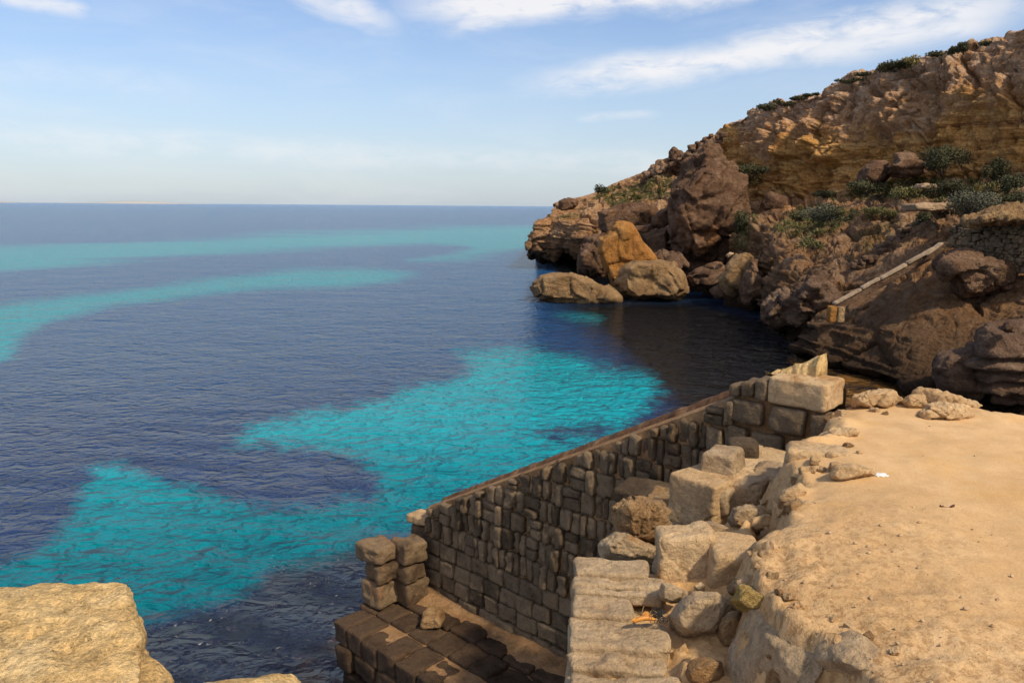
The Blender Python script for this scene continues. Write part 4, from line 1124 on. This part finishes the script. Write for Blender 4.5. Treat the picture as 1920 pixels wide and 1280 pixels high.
# rows of paving, the outer one broken away lower
s = sE
rows_ = [(0.02, .47), (.49, .46), (.96, nE - .96)]
for r_, (n0, wd_) in enumerate(rows_):
    s = sE - (0 if r_ == 2 else rs.uniform(-.1, .2))
    if r_ < 2: s = sE + .1
    while s > -1:
        L_ = rs.uniform(.34, .46) if r_ else rs.uniform(.45, .7)
        dz = -0.02 * r_ + rs.normal(0, .012)
        if r_ == 2 and s < sE - .5: dz -= .03
        b, f = rblock((L_ * .965, wd_ * .97, .34), 10, .035, .018, 5, int(rs.integers(1e6)), taper=.04, tilt=.02, chip=.03)
        a.add(rot_z(b, YAWW) + WP(s - L_ / 2, n0 + wd_ / 2, ZLAND - .17 + dz), f, rs.uniform(.1, 1) if s < sE - .4 else 1.3)
        s -= L_
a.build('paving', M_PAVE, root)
# face of the landing, courses of block down to the water
a = Acc()
z = ZLAND - .36; course = 0
while z > -.8:
    hh = .36
    out = .10 + .16 * (course % 2 == 0) + .10 * course
    s = sE - .05 - .2 * (course % 2)
    while s > -1.5:
        L_ = rs.uniform(.42, .6)
        b, f = rblock((L_ * .96, .5, hh * .96), 8, .05, .03, 4, int(rs.integers(1e6)), taper=.06, tilt=.03, chip=.05)
        a.add(rot_z(b, YAWW) + WP(s - L_ / 2, nE - .3 + out * .35 + rs.normal(0, .02), z - hh / 2), f, rs.uniform(0, .8))
        s -= L_
    n_ = nE - .2
    while n_ > -.4:
        L_ = rs.uniform(.4, .6)
        b, f = rblock((.5, L_ * .96, hh * .96), 8, .05, .03, 4, int(rs.integers(1e6)), taper=.06, tilt=.03, chip=.05)
        a.add(rot_z(b, YAWW) + WP(sE - .25 - .04 * (course % 2), n_ - L_ / 2, z - hh / 2), f, rs.uniform(0, .8))
        n_ -= L_
    z -= hh; course += 1
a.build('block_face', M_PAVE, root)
core = Acc()
b, f = rblock((sE + .8, nE - .16, ZLAND + .8), 12, .02, .01, 3, 3)
core.add(rot_z(b, YAWW) + WP((sE - .9) / 2 - .05, (nE - .16) / 2 - .04, (ZLAND - .8) / 2 - .08), f)
core.build('earth_core', M_MORTAR, root)
# earth gathered along the foot of the wall
g = []
ss = np.linspace(sE + .1, 0, 120)
for n_, h_ in ((-.05, .10), (.05, .09), (.14, .06), (.22, .03), (.32, -.04)):
    wv = .6 + .7 * np.clip(fbm(np.stack([ss * 1.3, 0 * ss, 0 * ss], 1), 3, 4) + .3, 0, 1)
    q = np.stack([S0[0] + WD[0] * ss + WN[0] * n_ * wv, S0[1] + WD[1] * ss + WN[1] * n_ * wv, ZLAND + h_ * wv + .02 * vnoise(np.stack([ss * 6, ss * 0 + n_ * 20, ss * 0], 1), 2)], 1)
    g.append(q)
link_mesh('earth_drift', np.concatenate(g), grid_faces(5, 120), M_MORTAR, root)

def oblock(name, px, py, ztop_, size, yaw, mat, label, seed, cat='stone block', rnd=.05, amp=.02, sc=4.0, tilt=.06, taper=.08, chip=.04, n=26, group=None, pits=0.0, pitch=0.0, rollx=0.0):
    """squared stone whose top face is centred on the point seen at (px, py) at height ztop_"""
    V, F = rblock(size, n, rnd, amp, sc, seed, taper=taper, tilt=tilt, chip=chip)
    if pitch or rollx:
        V = V @ np.array(Matrix.Rotation(pitch, 3, 'Y') @ Matrix.Rotation(rollx, 3, 'X')).T
    c = Pz(px, py, ztop_)
    V = rot_z(V, yaw) + np.array([c[0], c[1], ztop_ - size[2] / 2])
    return tag(link_mesh(name, V, F, mat), label, cat, group)

b = oblock('loose_stone', 812, 1146, ZLAND + .17, (.42, .30, .2), YAWW - .9, M_BROWN, 'loose brown stone lying on the dark paved landing', 601, rnd=.06, amp=.03, n=18)

# ------------------------------------------------------------------ ground
EDGE = [(1590, 752), (1620, 738), (1690, 742), (1760, 752), (1850, 772), (2100, 800), (2800, 1000), (3000, 2400), (1200, 2600), (1330, 1500), (1640, 1290), (1600, 1225), (1535, 1190),
        (1470, 1130), (1425, 1075), (1420, 1020), (1435, 985), (1465, 950), (1500, 912), (1480, 880), (1470, 852), (1500, 826), (1548, 800)]
EW = Pz(np.array([p[0] for p in EDGE], float), np.array([min(p[1], 1500) for p in EDGE], float), ZG)
EW[11:] = EW[11:]
EDGE_XY = [tuple(p[:2]) for p in EW]
i6 = [i for i, p in enumerate(EDGE) if p[1] > 1400]
for i in i6:                                             # the side behind the viewer
    EDGE_XY[i] = ((7.0, -1.0) if EDGE[i][0] > 2500 else (0.9, -1.0) if EDGE[i][0] < 1300 else (0.9, 1.6))
nx, ny = 330, 330
gx = np.linspace(-.6, 9.5, nx); gy = np.linspace(-1.2, 10.6, ny)
GX, GY = np.meshgrid(gx, gy)
P2 = np.stack([GX.ravel(), GY.ravel(), np.zeros(GX.size)], 1)
sdg = poly_sd(P2[:, 0], P2[:, 1], EDGE_XY)
sdg += .10 * fbm(P2 * 2.2, 4, 91)
def ground_z(P2, sdg):
    inside = np.clip(sdg / .55, 0, 1)
    z = ZG + .030 * fbm(P2 * .7, 3, 92) - .07 * (1 - inside) ** 2
    z += .009 * fbm(P2 * 4.0, 4, 93) * np.clip(1.2 - sdg / 2.5, .35, 1.2)
    drop = np.clip(-sdg, 0, 5)
    z -= np.minimum(drop * 3.2, .55) + np.clip(drop - .40, 0, 4) * 2.4
    z += np.clip(drop, 0, .3) * .35 * fbm(P2 * 5, 4, 94)
    return z
gz = ground_z(P2, sdg)
crumble = np.clip(1.15 - sdg / 1.3, 0, 1) * np.clip((5.6 - P2[:, 1]) / 1.2, 0, 1)
crumble = np.maximum(crumble, .85 * np.clip((4.6 - P2[:, 1]) / 1.4 + .35 * fbm(P2 * .8, 3, 95), 0, 1))
gz += crumble * (.017 * fbm(P2 * 11, 4, 96) + .011 * ridged(P2 * 20, 2, 97))
crumble = np.maximum(crumble, np.clip(.9 - np.abs(sdg + .12) / .3, 0, 1))
gz += .055 * np.exp(-((sdg + .18) / .2) ** 2) * (1.3 * fbm(P2 * 6.5, 5, 99, .6) + .8 * ridged(P2 * 12, 3, 89))
# low curb of crust along the far edge
gz += .07 * np.exp(-((sdg - .18) / .13) ** 2) * (P2[:, 1] > 6.5) * np.clip(.6 + fbm(P2 * 1.5, 2, 98), 0, 1)
# no earth above the landing and the stair well
ws, wn = to_wall(P2)
gz = np.where((gz < 5.6), np.maximum(gz - 1.0, -1.5), gz)
P2[:, 2] = gz
ground = link_mesh('ground', P2, grid_faces(ny, nx), M_GROUND, origin=np.array([3.0, 4.0, ZG]), attrs={'crumble': crumble})
tag(ground, 'sunlit trodden sandy ground of the terrace', 'ground', kind='structure')
flip_if_needed(ground)

# small stones and crumbs on the ground
a = Acc(); rs = np.random.default_rng(41)
sel = np.where((sdg > .05) & (P2[:, 1] > 1.6))[0]
wts = (.12 + 2.2 * crumble[sel]); wts /= wts.sum()
for i in rs.choice(sel, 1500, p=wts):
    s_ = .003 + .012 * rs.uniform() ** 5
    b, f = rblock((s_ * 2, s_ * rs.uniform(1.2, 2), s_ * 1.3), 2, s_ * .5, s_ * .15, 30, int(i), tilt=1.0)
    a.add(b + P2[i] + np.array([rs.uniform(-.015, .015), rs.uniform(-.015, .015), s_ * .3]), f, rs.uniform(0, 1))
tag(a.build('gravel', M_SAND), 'crumbs of sandstone strewn over the sandy ground', 'gravel', kind='stuff')

# ------------------------------------------------------------------ retaining wall with slab coping (bottom centre)
ZS = 6.60
root = empty('retaining_wall', tuple(Pz(1070, 1150, ZS) * np.array([1, 1, 0])), 'ruined retaining wall with pale slabs along its top, bottom centre', 'wall')
c0 = Pz(1077, 1042, ZS); c1 = Pz(1058, 1290, ZS - .05)
dirx = c1 - c0; dirx[2] = 0; Lr = np.linalg.norm(dirx); dirx /= Lr; nrm = np.array([dirx[1], -dirx[0], 0])
if nrm[0] > 0: nrm = -nrm
YS = math.atan2(-nrm[1], -nrm[0])
def slab(px0, pxr, py0, py1, zt, th, mat, seed, dz=0.0, chip=.03, amp=.018, strata=0.0):
    """slab between two picture rows, left end on the wall face"""
    A = Pz(px0, (py0 + py1) / 2, zt); Bq = Pz(pxr, (py0 + py1) / 2, zt); y0 = Pz(px0, py0, zt); y1 = Pz(px0, py1, zt)
    L_ = np.linalg.norm(Bq - A); wd_ = np.linalg.norm(y0 - y1)
    V, F = rblock((L_, wd_ * .97, th), 34, .028, amp, 5.0, seed, taper=.03, tilt=.015, chip=chip)
    c = (A + Bq) / 2; c[2] = zt - th / 2
    link_mesh('coping_slab', rot_z(V, YS) + c, F, mat, root)
slab(1077, 1215, 1043, 1074, ZS, .16, M_GREY, 701)
slab(1076, 1245, 1079, 1097, ZS - .035, .14, M_GREY, 702)
slab(1076, 1240, 1099, 1110, ZS - .05, .10, M_GREY, 703)
slab(1072, 1188, 1113, 1152, ZS - .055, .17, M_GREY, 704)
slab(1066, 1255, 1158, 1214, ZS - .10, .2, M_GREY, 705, amp=.03)
slab(1060, 1255, 1222, 1254, ZS - .15, .2, M_GREY, 706, amp=.035)
slab(1066, 1270, 1260, 1330, ZS - .16, .2, M_GREY, 707, amp=.035)
a = Acc(); rs = np.random.default_rng(51)
z = ZS - .22; course = 0
while z > 1.5:
    hh = rs.uniform(.28, .34); t = -.0 - rs.uniform(0, .3)
    while t < Lr + 1.2:
        L_ = rs.uniform(.4, .6)
        b, f = rblock((.4, L_ * .96, hh * .95), 8, .04, .02, 4, int(rs.integers(1e6)), taper=.05, tilt=.03, chip=.04)
        q = c0 + dirx * (t + L_ / 2) - nrm * .2; q[2] = z - hh / 2
        a.add(rot_z(b, YS) + q, f, rs.uniform(0, 1)); t += L_
    # return of the wall towards the stair well
    t = .0
    while t < 1.4:
        L_ = rs.uniform(.4, .6)
        b, f = rblock((L_ * .96, .4, hh * .95), 8, .04, .02, 4, int(rs.integers(1e6)), taper=.05, tilt=.03, chip=.04)
        q = c0 - nrm * (t + L_ / 2) + dirx * .2; q[2] = z - hh / 2
        a.add(rot_z(b, YS) + q, f, rs.uniform(0, 1)); t += L_
    z -= hh; course += 1
a.build('block_face', M_GREY, root)
# rubble and earth fill behind the slabs
nf = 90
fx = np.linspace(0, 1.5, nf); fy = np.linspace(-.1, Lr + 1.2, 110)
FX, FY = np.meshgrid(fx, fy)
Q = c0 + dirx * FY.ravel()[:, None] - nrm * FX.ravel()[:, None]
Q[:, 2] = ZS - .10 - .05 * (FY.ravel() / Lr) + .22 * np.clip(FX.ravel() - .55, 0, 1) - .07 + .03 * fbm(Q * 3, 4, 61) + .012 * fbm(Q * 14, 3, 62) - .25 * np.clip(.06 - FX.ravel(), 0, 1)
o = link_mesh('earth_fill', Q, grid_faces(110, nf), M_GROUND, root, attrs={'crumble': np.full(len(Q), .55)})
flip = o.data; n = np.empty(len(flip.polygons) * 3, np.float32); flip.polygons.foreach_get('normal', n)
if np.median(n.reshape(-1, 3)[:, 2]) < 0: flip.flip_normals()

# ------------------------------------------------------------------ ledge of long blocks beside the stair well
LEDZ = 6.62
def at(px, py, z): return Pz(px, py, z)
LG_ = 'squared blocks of the ledge beside the stair well'
oblock('stone_block', 1384, 868, LEDZ, (1.45, .50, .44), .70, M_SAND, 'long flat topped block forming the ledge beside the stair well', 801, amp=.012, n=40, rnd=.03, taper=.03, tilt=.01, group=LG_)
oblock('stone_block', 1344, 905, LEDZ - .05, (.34, .34, .24), YAWW - 1.5, M_GREY, 'squared weathered block below the left end of the long ledge block', 802, group=LG_)
oblock('stone_block', 1400, 893, LEDZ + .0, (.36, .34, .32), YAWW - 1.45, M_GREY, 'squared dark fronted block in the middle of the ledge', 803, group=LG_)
oblock('stone_block', 1452, 878, LEDZ + .03, (.40, .36, .36), YAWW - 1.4, M_GREY, 'rounded edged block at the right end of the ledge', 804, group=LG_, rnd=.08)
oblock('stone_block', 1357, 842, LEDZ + .18, (.38, .30, .22), YAWW - 1.35, M_GREY, 'small squared block standing on the far end of the ledge', 805, group=LG_, rnd=.03)
oblock('stone_block', 1392, 826, LEDZ + .12, (.3, .3, .2), YAWW - 1.0, M_WALL, 'small dark stone against the parapet wall behind the squared block', 806, group=LG_)
oblock('stone_block', 1366, 953, LEDZ - .36, (.5, .36, .3), YAWW - 1.5, M_WALL, 'shaded block under the squared weathered ledge block', 807, group=LG_)
oblock('stone_block', 1310, 948, LEDZ - .5, (.5, .4, .3), YAWW - 1.5, M_GREY, 'shaded block low at the foot of the long ledge block', 808, group=LG_)
oblock('stone_slab', 1215, 912, LEDZ - .75, (.7, .5, .15), YAWW + .1, M_WALL, 'dark flat slab low between the parapet wall and the brown rock', 809, 'stone slab')
oblock('stone_slab', 1250, 925, LEDZ - .55, (.5, .4, .2), YAWW - 1.3, M_BROWN, 'reddish slab low beside the long ledge block', 810, 'stone slab')
oblock('stone_slab', 1300, 965, LEDZ - .72, (1.3, .6, .2), YAWW - 1.5, M_GREY, 'lowest dusty slab at the foot of the ledge blocks', 811, 'stone slab')

# rocks and squared stones round the terrace edge
G1 = 'stones along the broken terrace edge'
def surf_hit(px, py):
    """where the sight line of a pixel first meets the terrace ground"""
    d = ray(px, py); d = d / np.linalg.norm(d)
    T = np.linspace(2.0, 14.0, 2400); Q = CAM + T[:, None] * d
    s = poly_sd(Q[:, 0], Q[:, 1], EDGE_XY) + .10 * fbm(np.stack([Q[:, 0], Q[:, 1], 0 * T], 1) * 2.2, 4, 91)
    g = ground_z(np.stack([Q[:, 0], Q[:, 1], 0 * T], 1), s)
    k = np.argmax(Q[:, 2] < g)
    return Q[k] if (Q[:, 2] < g).any() else Pz(px, py, 6.6)
def nrock(px, ztop_, zbot, mat, label, seed, cat='rock', grow=.0, **kw):
    """stone from an outline seen at its mean depth: top at ztop_"""
    pa = np.array(px, float); c = pa.mean(0)
    yb = pa[:, 1].max() - 2; base = surf_hit(c[0], yb) if ztop_ is None else Pz(c[0], yb, zbot); zbot = base[2] - .05; Yd = base[1] - .02
    wpx = np.ptp(pa[:, 0]) * Yd / FPX
    th = kw.pop('thick', wpx * .75)
    P = outline_pts(px, Yd, th, zmin=zbot - .05, shrink=.8)
    vox = kw.pop('vox', max(wpx / 70, .008))
    a_ = kw.pop('amp', wpx * .035)
    return rock(kw.pop('name', 'rock'), P, mat, label, cat, voxel=vox, amp=a_, sc=2.5 / max(wpx, .1), seed=seed, group=G1, **kw)
nrock([(1593, 748), (1612, 736), (1640, 731), (1675, 731), (1688, 748), (1680, 764), (1640, 768), (1600, 762)], None, 6.98, M_SAND, 'sunlit rounded rock right of the corner block on the terrace edge', 1, block=.02, pits=.02)
nrock([(1708, 738), (1722, 726), (1760, 730), (1800, 744), (1842, 760), (1838, 772), (1790, 768), (1740, 756)], None, 6.98, M_SAND, 'long tilted slab rock on the far edge of the terrace', 2, block=.02, pits=.02)
nrock([(1690, 752), (1706, 738), (1732, 741), (1748, 756), (1740, 768), (1700, 766)], None, 6.97, M_SAND, 'small smooth rock in front of the long tilted slab', 3, block=.015)
nrock([(1718, 778), (1740, 758), (1775, 750), (1812, 760), (1826, 778), (1810, 790), (1750, 790), (1722, 787)], None, 6.97, M_SAND, 'broad low rock in front of the long tilted slab, half sunk in sand', 4, block=.02, pits=.015)
oblock('stone_block', 1532, 835, ZG + .05, (.50, .42, .36), -.28, M_SAND, 'large block with shaded front set into the terrace edge below the wall', 821, group=G1, rnd=.06, amp=.02, n=34)
nrock([(1548, 818), (1556, 802), (1590, 800), (1612, 808), (1610, 820), (1575, 826)], None, 6.98, M_SAND, 'small rough rock on the terrace edge under the wall end', 5)
nrock([(1556, 892), (1566, 874), (1600, 868), (1640, 876), (1642, 890), (1600, 900), (1565, 902)], None, 6.97, M_SAND, 'flat stone beside the white scrap', 6)
nrock([(1550, 880), (1556, 866), (1576, 866), (1582, 878), (1570, 886)], None, 6.97, M_SAND, 'small rounded stone behind the flat stone near the white scrap', 7)
nrock([(1452, 938), (1468, 918), (1500, 905), (1514, 918), (1504, 938), (1480, 950), (1460, 955)], None, 6.80, M_SAND, 'pale pointed rock on the slope above the ledge blocks', 8)
nrock([(1364, 972), (1375, 952), (1400, 945), (1425, 950), (1438, 966), (1432, 986), (1390, 992), (1368, 988)], None, 6.62, M_GREY, 'rounded rough boulder below the dark fronted ledge block', 9, pits=.02)
nrock([(1398, 990), (1410, 972), (1440, 963), (1456, 972), (1448, 990), (1420, 1000)], None, 6.72, M_SAND, 'pale flat topped stone right of the rounded rough boulder', 10)
nrock([(1290, 988), (1300, 978), (1340, 978), (1368, 990), (1360, 1002), (1310, 1002)], None, 6.58, M_GREY, 'low grey stone half buried behind the two cubes', 11)
nrock([(1146, 985), (1150, 952), (1170, 938), (1200, 931), (1238, 938), (1258, 962), (1262, 985), (1250, 1012), (1215, 1030), (1160, 1008)], 6.85, 6.30, M_BROWN, 'rough rounded brown rock at the brink of the stair well', 12, pits=.035, block=.03, thick=.5)
nrock([(1122, 1022), (1140, 998), (1165, 992), (1215, 1012), (1238, 1030), (1234, 1052), (1180, 1052), (1126, 1044)], 6.6, 6.25, M_GREY, 'rough wedge of stone under the brown rock', 13, pits=.03, thick=.5, strata=.01)
oblock('stone_block', 1282, 990, ZS + .20, (.40, .34, .42), -.10, M_SAND, 'upright pale cube of sandstone beside the brown rock', 822, group=G1, rnd=.05, amp=.02, n=36, chip=.05)
oblock('stone_block', 1376, 1018, ZS + .16, (.34, .34, .36), -.02, M_SAND, 'second pale cube, right of the upright one and half in the bank', 823, group=G1, rnd=.04, amp=.016, n=36)
nrock([(1302, 992), (1330, 985), (1345, 1000), (1340, 1030), (1325, 1045), (1312, 1020)], 6.85, 6.6, M_SAND, 'broken lump wedged between the two pale cubes', 14, thick=.3)
nrock([(1234, 1110), (1240, 1092), (1262, 1094), (1290, 1110), (1286, 1124), (1258, 1132), (1240, 1124)], 6.7, 6.55, M_GREY, 'small angular grey stone at the end of the coping slabs', 15, thick=.2)
nrock([(1250, 1158), (1276, 1126), (1300, 1110), (1345, 1110), (1372, 1128), (1370, 1160), (1350, 1192), (1300, 1200), (1258, 1190)], 6.8, 6.48, M_GREY, 'rounded sandstone boulder behind the dry orange husk', 16, pits=.012, thick=.38)
nrock([(1344, 1190), (1350, 1158), (1372, 1144), (1398, 1146), (1395, 1180), (1380, 1225), (1358, 1222)], 6.8, 6.45, M_BROWN, 'rough brown stone squeezed beside the large grey fronted block', 17, pits=.02, thick=.25)
nrock([(1362, 1100), (1378, 1085), (1402, 1090), (1406, 1110), (1385, 1120), (1366, 1114)], None, 6.6, M_BROWN, 'ochre lump of crumbling stone above the mossy one', 18, pits=.02, thick=.2)
nrock([(1368, 1128), (1384, 1098), (1410, 1096), (1440, 1118), (1470, 1128), (1468, 1140), (1410, 1148), (1378, 1144)], None, 6.6, M_MOSS, 'stone crusted with yellow lichen in the bank', 19, pits=.02, thick=.3)
# big block with the grey left face, bottom
b = Pz(1398, 1290, 6.42)
P = np.array([Pz(1366, 1215, 6.55), Pz(1362, 1320, 6.35), Pz(1408, 1138, 6.82), Pz(1420, 1320, 6.45), Pz(1440, 1280, 6.55), Pz(1490, 1150, 6.90), Pz(1550, 1240, 6.88), Pz(1520, 1300, 6.75),
              Pz(1445, 1205, 6.83), Pz(1366, 1300, 6.0), Pz(1420, 1320, 6.0), Pz(1540, 1290, 6.0), Pz(1490, 1160, 6.2), Pz(1405, 1150, 6.1)])
rock('rock', P, M_GREY, 'big leaning block with a flat grey left face, bottom of the terrace edge', 'rock', ncut=0, voxel=.010, amp=.010, sc=6, seed=20, group=G1, block=.0, pits=.006)
P = np.array([Pz(1512, 1262, 6.62), Pz(1545, 1190, 6.96), Pz(1600, 1185, 7.02), Pz(1650, 1215, 7.0), Pz(1640, 1262, 6.98), Pz(1580, 1240, 6.97), Pz(1530, 1235, 6.88), Pz(1590, 1300, 6.7), Pz(1660, 1300, 6.72),
              Pz(1520, 1290, 6.2), Pz(1640, 1290, 6.2), Pz(1620, 1200, 6.3), Pz(1545, 1200, 6.3)])
rock('rock', P, M_GREY, 'sunken block with dark front at the bottom edge, right of the leaning block', 'rock', ncut=1, voxel=.010, amp=.015, sc=5, seed=21, group=G1, block=.0, pits=.008)
P = np.array([Pz(1440, 1262, 6.72), Pz(1470, 1232, 6.80), Pz(1510, 1258, 6.78), Pz(1530, 1290, 6.72), Pz(1440, 1300, 6.62), Pz(1450, 1300, 6.2), Pz(1530, 1300, 6.2)])
rock('rock', P, M_BROWN, 'broken brown fragment between the leaning block and the sunken one', 'rock', voxel=.010, amp=.015, sc=6, seed=22, group=G1, pits=.015)
nrock([(1280, 1262), (1290, 1234), (1320, 1230), (1355, 1240), (1360, 1275), (1330, 1290), (1288, 1286)], 6.6, 6.42, M_BROWN, 'brown stone bedded in the dirt at the bottom edge', 23, thick=.25)

# small broken stones bedded in the bank
rs = np.random.default_rng(71)
for k, (px, py, w_) in enumerate(((1478, 962, 20), (1462, 978, 16), (1440, 1000, 18), (1424, 1012, 14), (1436, 1040, 22), (1420, 1066, 18), (1448, 1082, 24), (1480, 1120, 18), (1500, 1140, 22),
        (1462, 1112, 14), (1528, 868, 22), (1512, 888, 26), (1490, 902, 18), (1540, 884, 16), (1562, 856, 18), (1590, 838, 16), (1610, 850, 12), (1530, 800, 16), (1556, 790, 22), (1580, 778, 18), (1640, 772, 16),
        (1660, 776, 12), (1560, 1160, 20), (1592, 1176, 16), (1630, 1196, 22), (1676, 1222, 16))):
    h = surf_hit(px, py); r_ = w_ * h[1] / FPX
    V, F = rblock((r_ * rs.uniform(.8, 1.3), r_ * rs.uniform(.7, 1.1), r_ * rs.uniform(.55, .9)), 14, r_ * .12, r_ * .07, 2.2 / r_, 1000 + k, taper=.25, tilt=.5, chip=r_ * .35)
    tag(link_mesh('rubble_stone', rot_z(V, rs.uniform(0, 6)) + h + np.array([0, 0, r_ * .12]), F, M_SAND if k % 3 else M_BROWN),
        'small broken stone bedded in the crumbling terrace bank', 'stone', 'small broken stones in the terrace bank')

sel = np.where((sdg > -.34) & (sdg < .06) & (P2[:, 1] > 2.8) & (P2[:, 1] < 7.2) & (P2[:, 2] > 6.35))[0]
for k, i in enumerate(rs.choice(sel, 60, replace=False)):
    r_ = .02 + .05 * rs.uniform() ** 1.6
    V, F = rblock((r_ * rs.uniform(1.6, 3.0), r_ * rs.uniform(1.3, 2.2), r_ * rs.uniform(.9, 1.6)), 10, r_ * .15, r_ * .12, 1.4 / r_, 1100 + k, taper=.25, tilt=.6, chip=r_ * .6)
    tag(link_mesh('rubble_stone', rot_z(V, rs.uniform(0, 6)) + P2[i] + np.array([0, 0, r_ * .2]), F, (M_SAND, M_GREY, M_BROWN)[k % 3]),
        'small broken stone bedded in the crumbling terrace bank', 'stone', 'small broken stones in the terrace bank')

# ------------------------------------------------------------------ near rocks at bottom left
ZN = 7.58
P = np.concatenate([Pz(np.array([-300, 0, 60, 100, 235, 262, 268, 250, -300.]), np.array([1130, 1116, 1104, 1096, 1096, 1180, 1195, 1300, 1300.]), ZN),
                    Pz(np.array([240, 272, 262, -300, -300.]), np.array([1104, 1195, 1300, 1150, 1330.]), ZN - .25), Pz(np.array([200, 230, -300, -300]), np.array([1130, 1300, 1140, 1400]), ZN - .9)])
far_kw = dict(voxel=.011, sc=7.0)
rock('rock', P, M_GOLD, 'big golden pitted rock in the bottom left corner', 'rock', amp=.012, seed=31, block=.010, pits=.022, rg=.08, **far_kw)
P = np.concatenate([Pz(np.array([-200, 200, 262, 300, 322, 300, -200.]), np.array([1236, 1226, 1220, 1252, 1290, 1330, 1400.]), ZN - .10),
                    Pz(np.array([270, 305, 330, 330, -200]), np.array([1226, 1254, 1290, 1400, 1400.]), ZN - .3), Pz(np.array([250, 310, -200]), np.array([1260, 1400, 1400]), ZN - .9)])
rock('rock', P, M_GOLD, 'lower golden rock step in front of the big pitted rock', 'rock', amp=.012, seed=32, block=.010, pits=.022, rg=.08, **far_kw)
P = np.concatenate([Pz(np.array([330, 400, 480, 545, 560, 545, 340.]), np.array([1292, 1280, 1272, 1264, 1278, 1340, 1340.]), ZN - .22), Pz(np.array([340, 560, 550, 350]), np.array([1300, 1285, 1400, 1400.]), ZN - .8)])
rock('rock', P, M_GOLD, 'low golden rock just showing at the bottom edge left of the landing', 'rock', amp=.012, seed=33, pits=.014, **far_kw)

# ------------------------------------------------------------------ litter and scraps
c = Pz(1651, 897, ground_z(np.array([Pz(1651, 895, ZG)]), np.array([1.0]))[0]); V, F = cube_grid(8)
d = V / np.linalg.norm(V, axis=1, keepdims=True)
f1, f2, cid = cells(d * 1.6 + 5, 3)
V = d * np.array([.075, .045, .032]) * (0.8 + .5 * cid + .25 * fbm(d * 2, 3, 4))[:, None]
V[:, 2] = np.maximum(V[:, 2], -.012)
tag(link_mesh('plastic_scrap', V + c + np.array([0, 0, .012]), F, M_WHITE, smooth=False), 'crumpled white scrap lying on the sandy ground', 'litter')
c = Pz(1775, 955, ZG + .01)
g = np.stack(np.meshgrid(np.linspace(-1, 1, 14), np.linspace(-1, 1, 8)), 2).reshape(-1, 2)
w_ = np.sqrt(np.clip(1 - np.abs(g[:, 0]) ** 1.6, 0.02, 1))
V = np.stack([g[:, 0] * .05, g[:, 1] * .02 * w_, .018 * g[:, 0] ** 2 + .012 * vnoise(np.stack([g[:, 0] * 3, g[:, 1] * 2, 0 * g[:, 0]], 1), 2) + .012], 1)
V2 = V.copy(); V2[:, 2] -= .004
A_ = Acc(); A_.add(V + c, grid_faces(8, 14)); A_.add(V2 + c, grid_faces(8, 14)[:, ::-1])
tag(A_.build('dead_leaf', M_RUST), 'curled rusty brown leaf on the open sandy ground', 'leaf')

def strand(pts, r, acc, tone=.3, sides=6):
    pts = np.array(pts, float); n = len(pts); V = []
    for i in range(n):
        t = pts[min(i + 1, n - 1)] - pts[max(i - 1, 0)]; t /= max(np.linalg.norm(t), 1e-9)
        a_ = np.cross(t, [0.3, .2, 1]); a_ /= np.linalg.norm(a_); b_ = np.cross(t, a_)
        rr_ = r * (1 - .5 * abs(2 * i / (n - 1) - 1) ** 3)
        for k in range(sides):
            th = 6.2832 * k / sides; V.append(pts[i] + rr_ * (math.cos(th) * a_ + math.sin(th) * b_))
    F = [[i * sides + k, i * sides + (k + 1) % sides, (i + 1) * sides + (k + 1) % sides, (i + 1) * sides + k] for i in range(n - 1) for k in range(sides)]
    acc.add(np.array(V), np.array(F), tone)
zc_ = ZS - .055
c = Pz(1212, 1164, zc_)
root = empty('dry_husk', tuple(c), 'shrivelled orange seed husk with dark fibres lying on the slabs', 'husk')
A_ = Acc(); rs = np.random.default_rng(61)
for (x0, y0, x1, y1, r_) in ((-.085, -.035, .05, -.015, .016), (-.03, .0, .055, .01, .013), (-.02, .035, .03, .03, .012), (-.10, -.04, -.05, -.03, .006)):
    p = [np.array([x0 + (x1 - x0) * t, y0 + (y1 - y0) * t + .008 * math.sin(3 * t), .018 + .012 * math.sin(3.1 * t)]) + c for t in np.linspace(0, 1, 9)]
    strand(p, r_, A_, rs.uniform(.1, .7))
A_.build('pod', M_AMBER, root)
A_ = Acc()
for k in range(46):
    p = np.array([.065 + rs.normal(0, .018), rs.normal(0, .02), .02 + rs.uniform(0, .03)]); q = [p + c]
    v_ = rs.normal(0, 1, 3)
    for j in range(7):
        v_ = v_ * .6 + rs.normal(0, .6, 3); p = p + v_ * .010; p[2] = max(p[2], .004); p[0] = np.clip(p[0], .02, .12); p[1] = np.clip(p[1], -.05, .06); q.append(p + c)
    strand(q, .0022, A_, rs.uniform(0, .5), 4)
A_.build('fibre_tangle', M_BLACK, root)
A_ = Acc()
for k in range(26):
    p = np.array([rs.normal(-.02, .06), rs.normal(0, .05), .008]); a_ = rs.uniform(0, 6.28); L_ = rs.uniform(.03, .11)
    q = [p + c + np.array([math.cos(a_) * L_ * t, math.sin(a_) * L_ * t, .02 * math.sin(3 * t) * rs.uniform(.3, 1)]) for t in np.linspace(0, 1, 5)]
    strand(q, .0014, A_, rs.uniform(0, .6), 4)
A_.build('straw', M_STRAW, root)
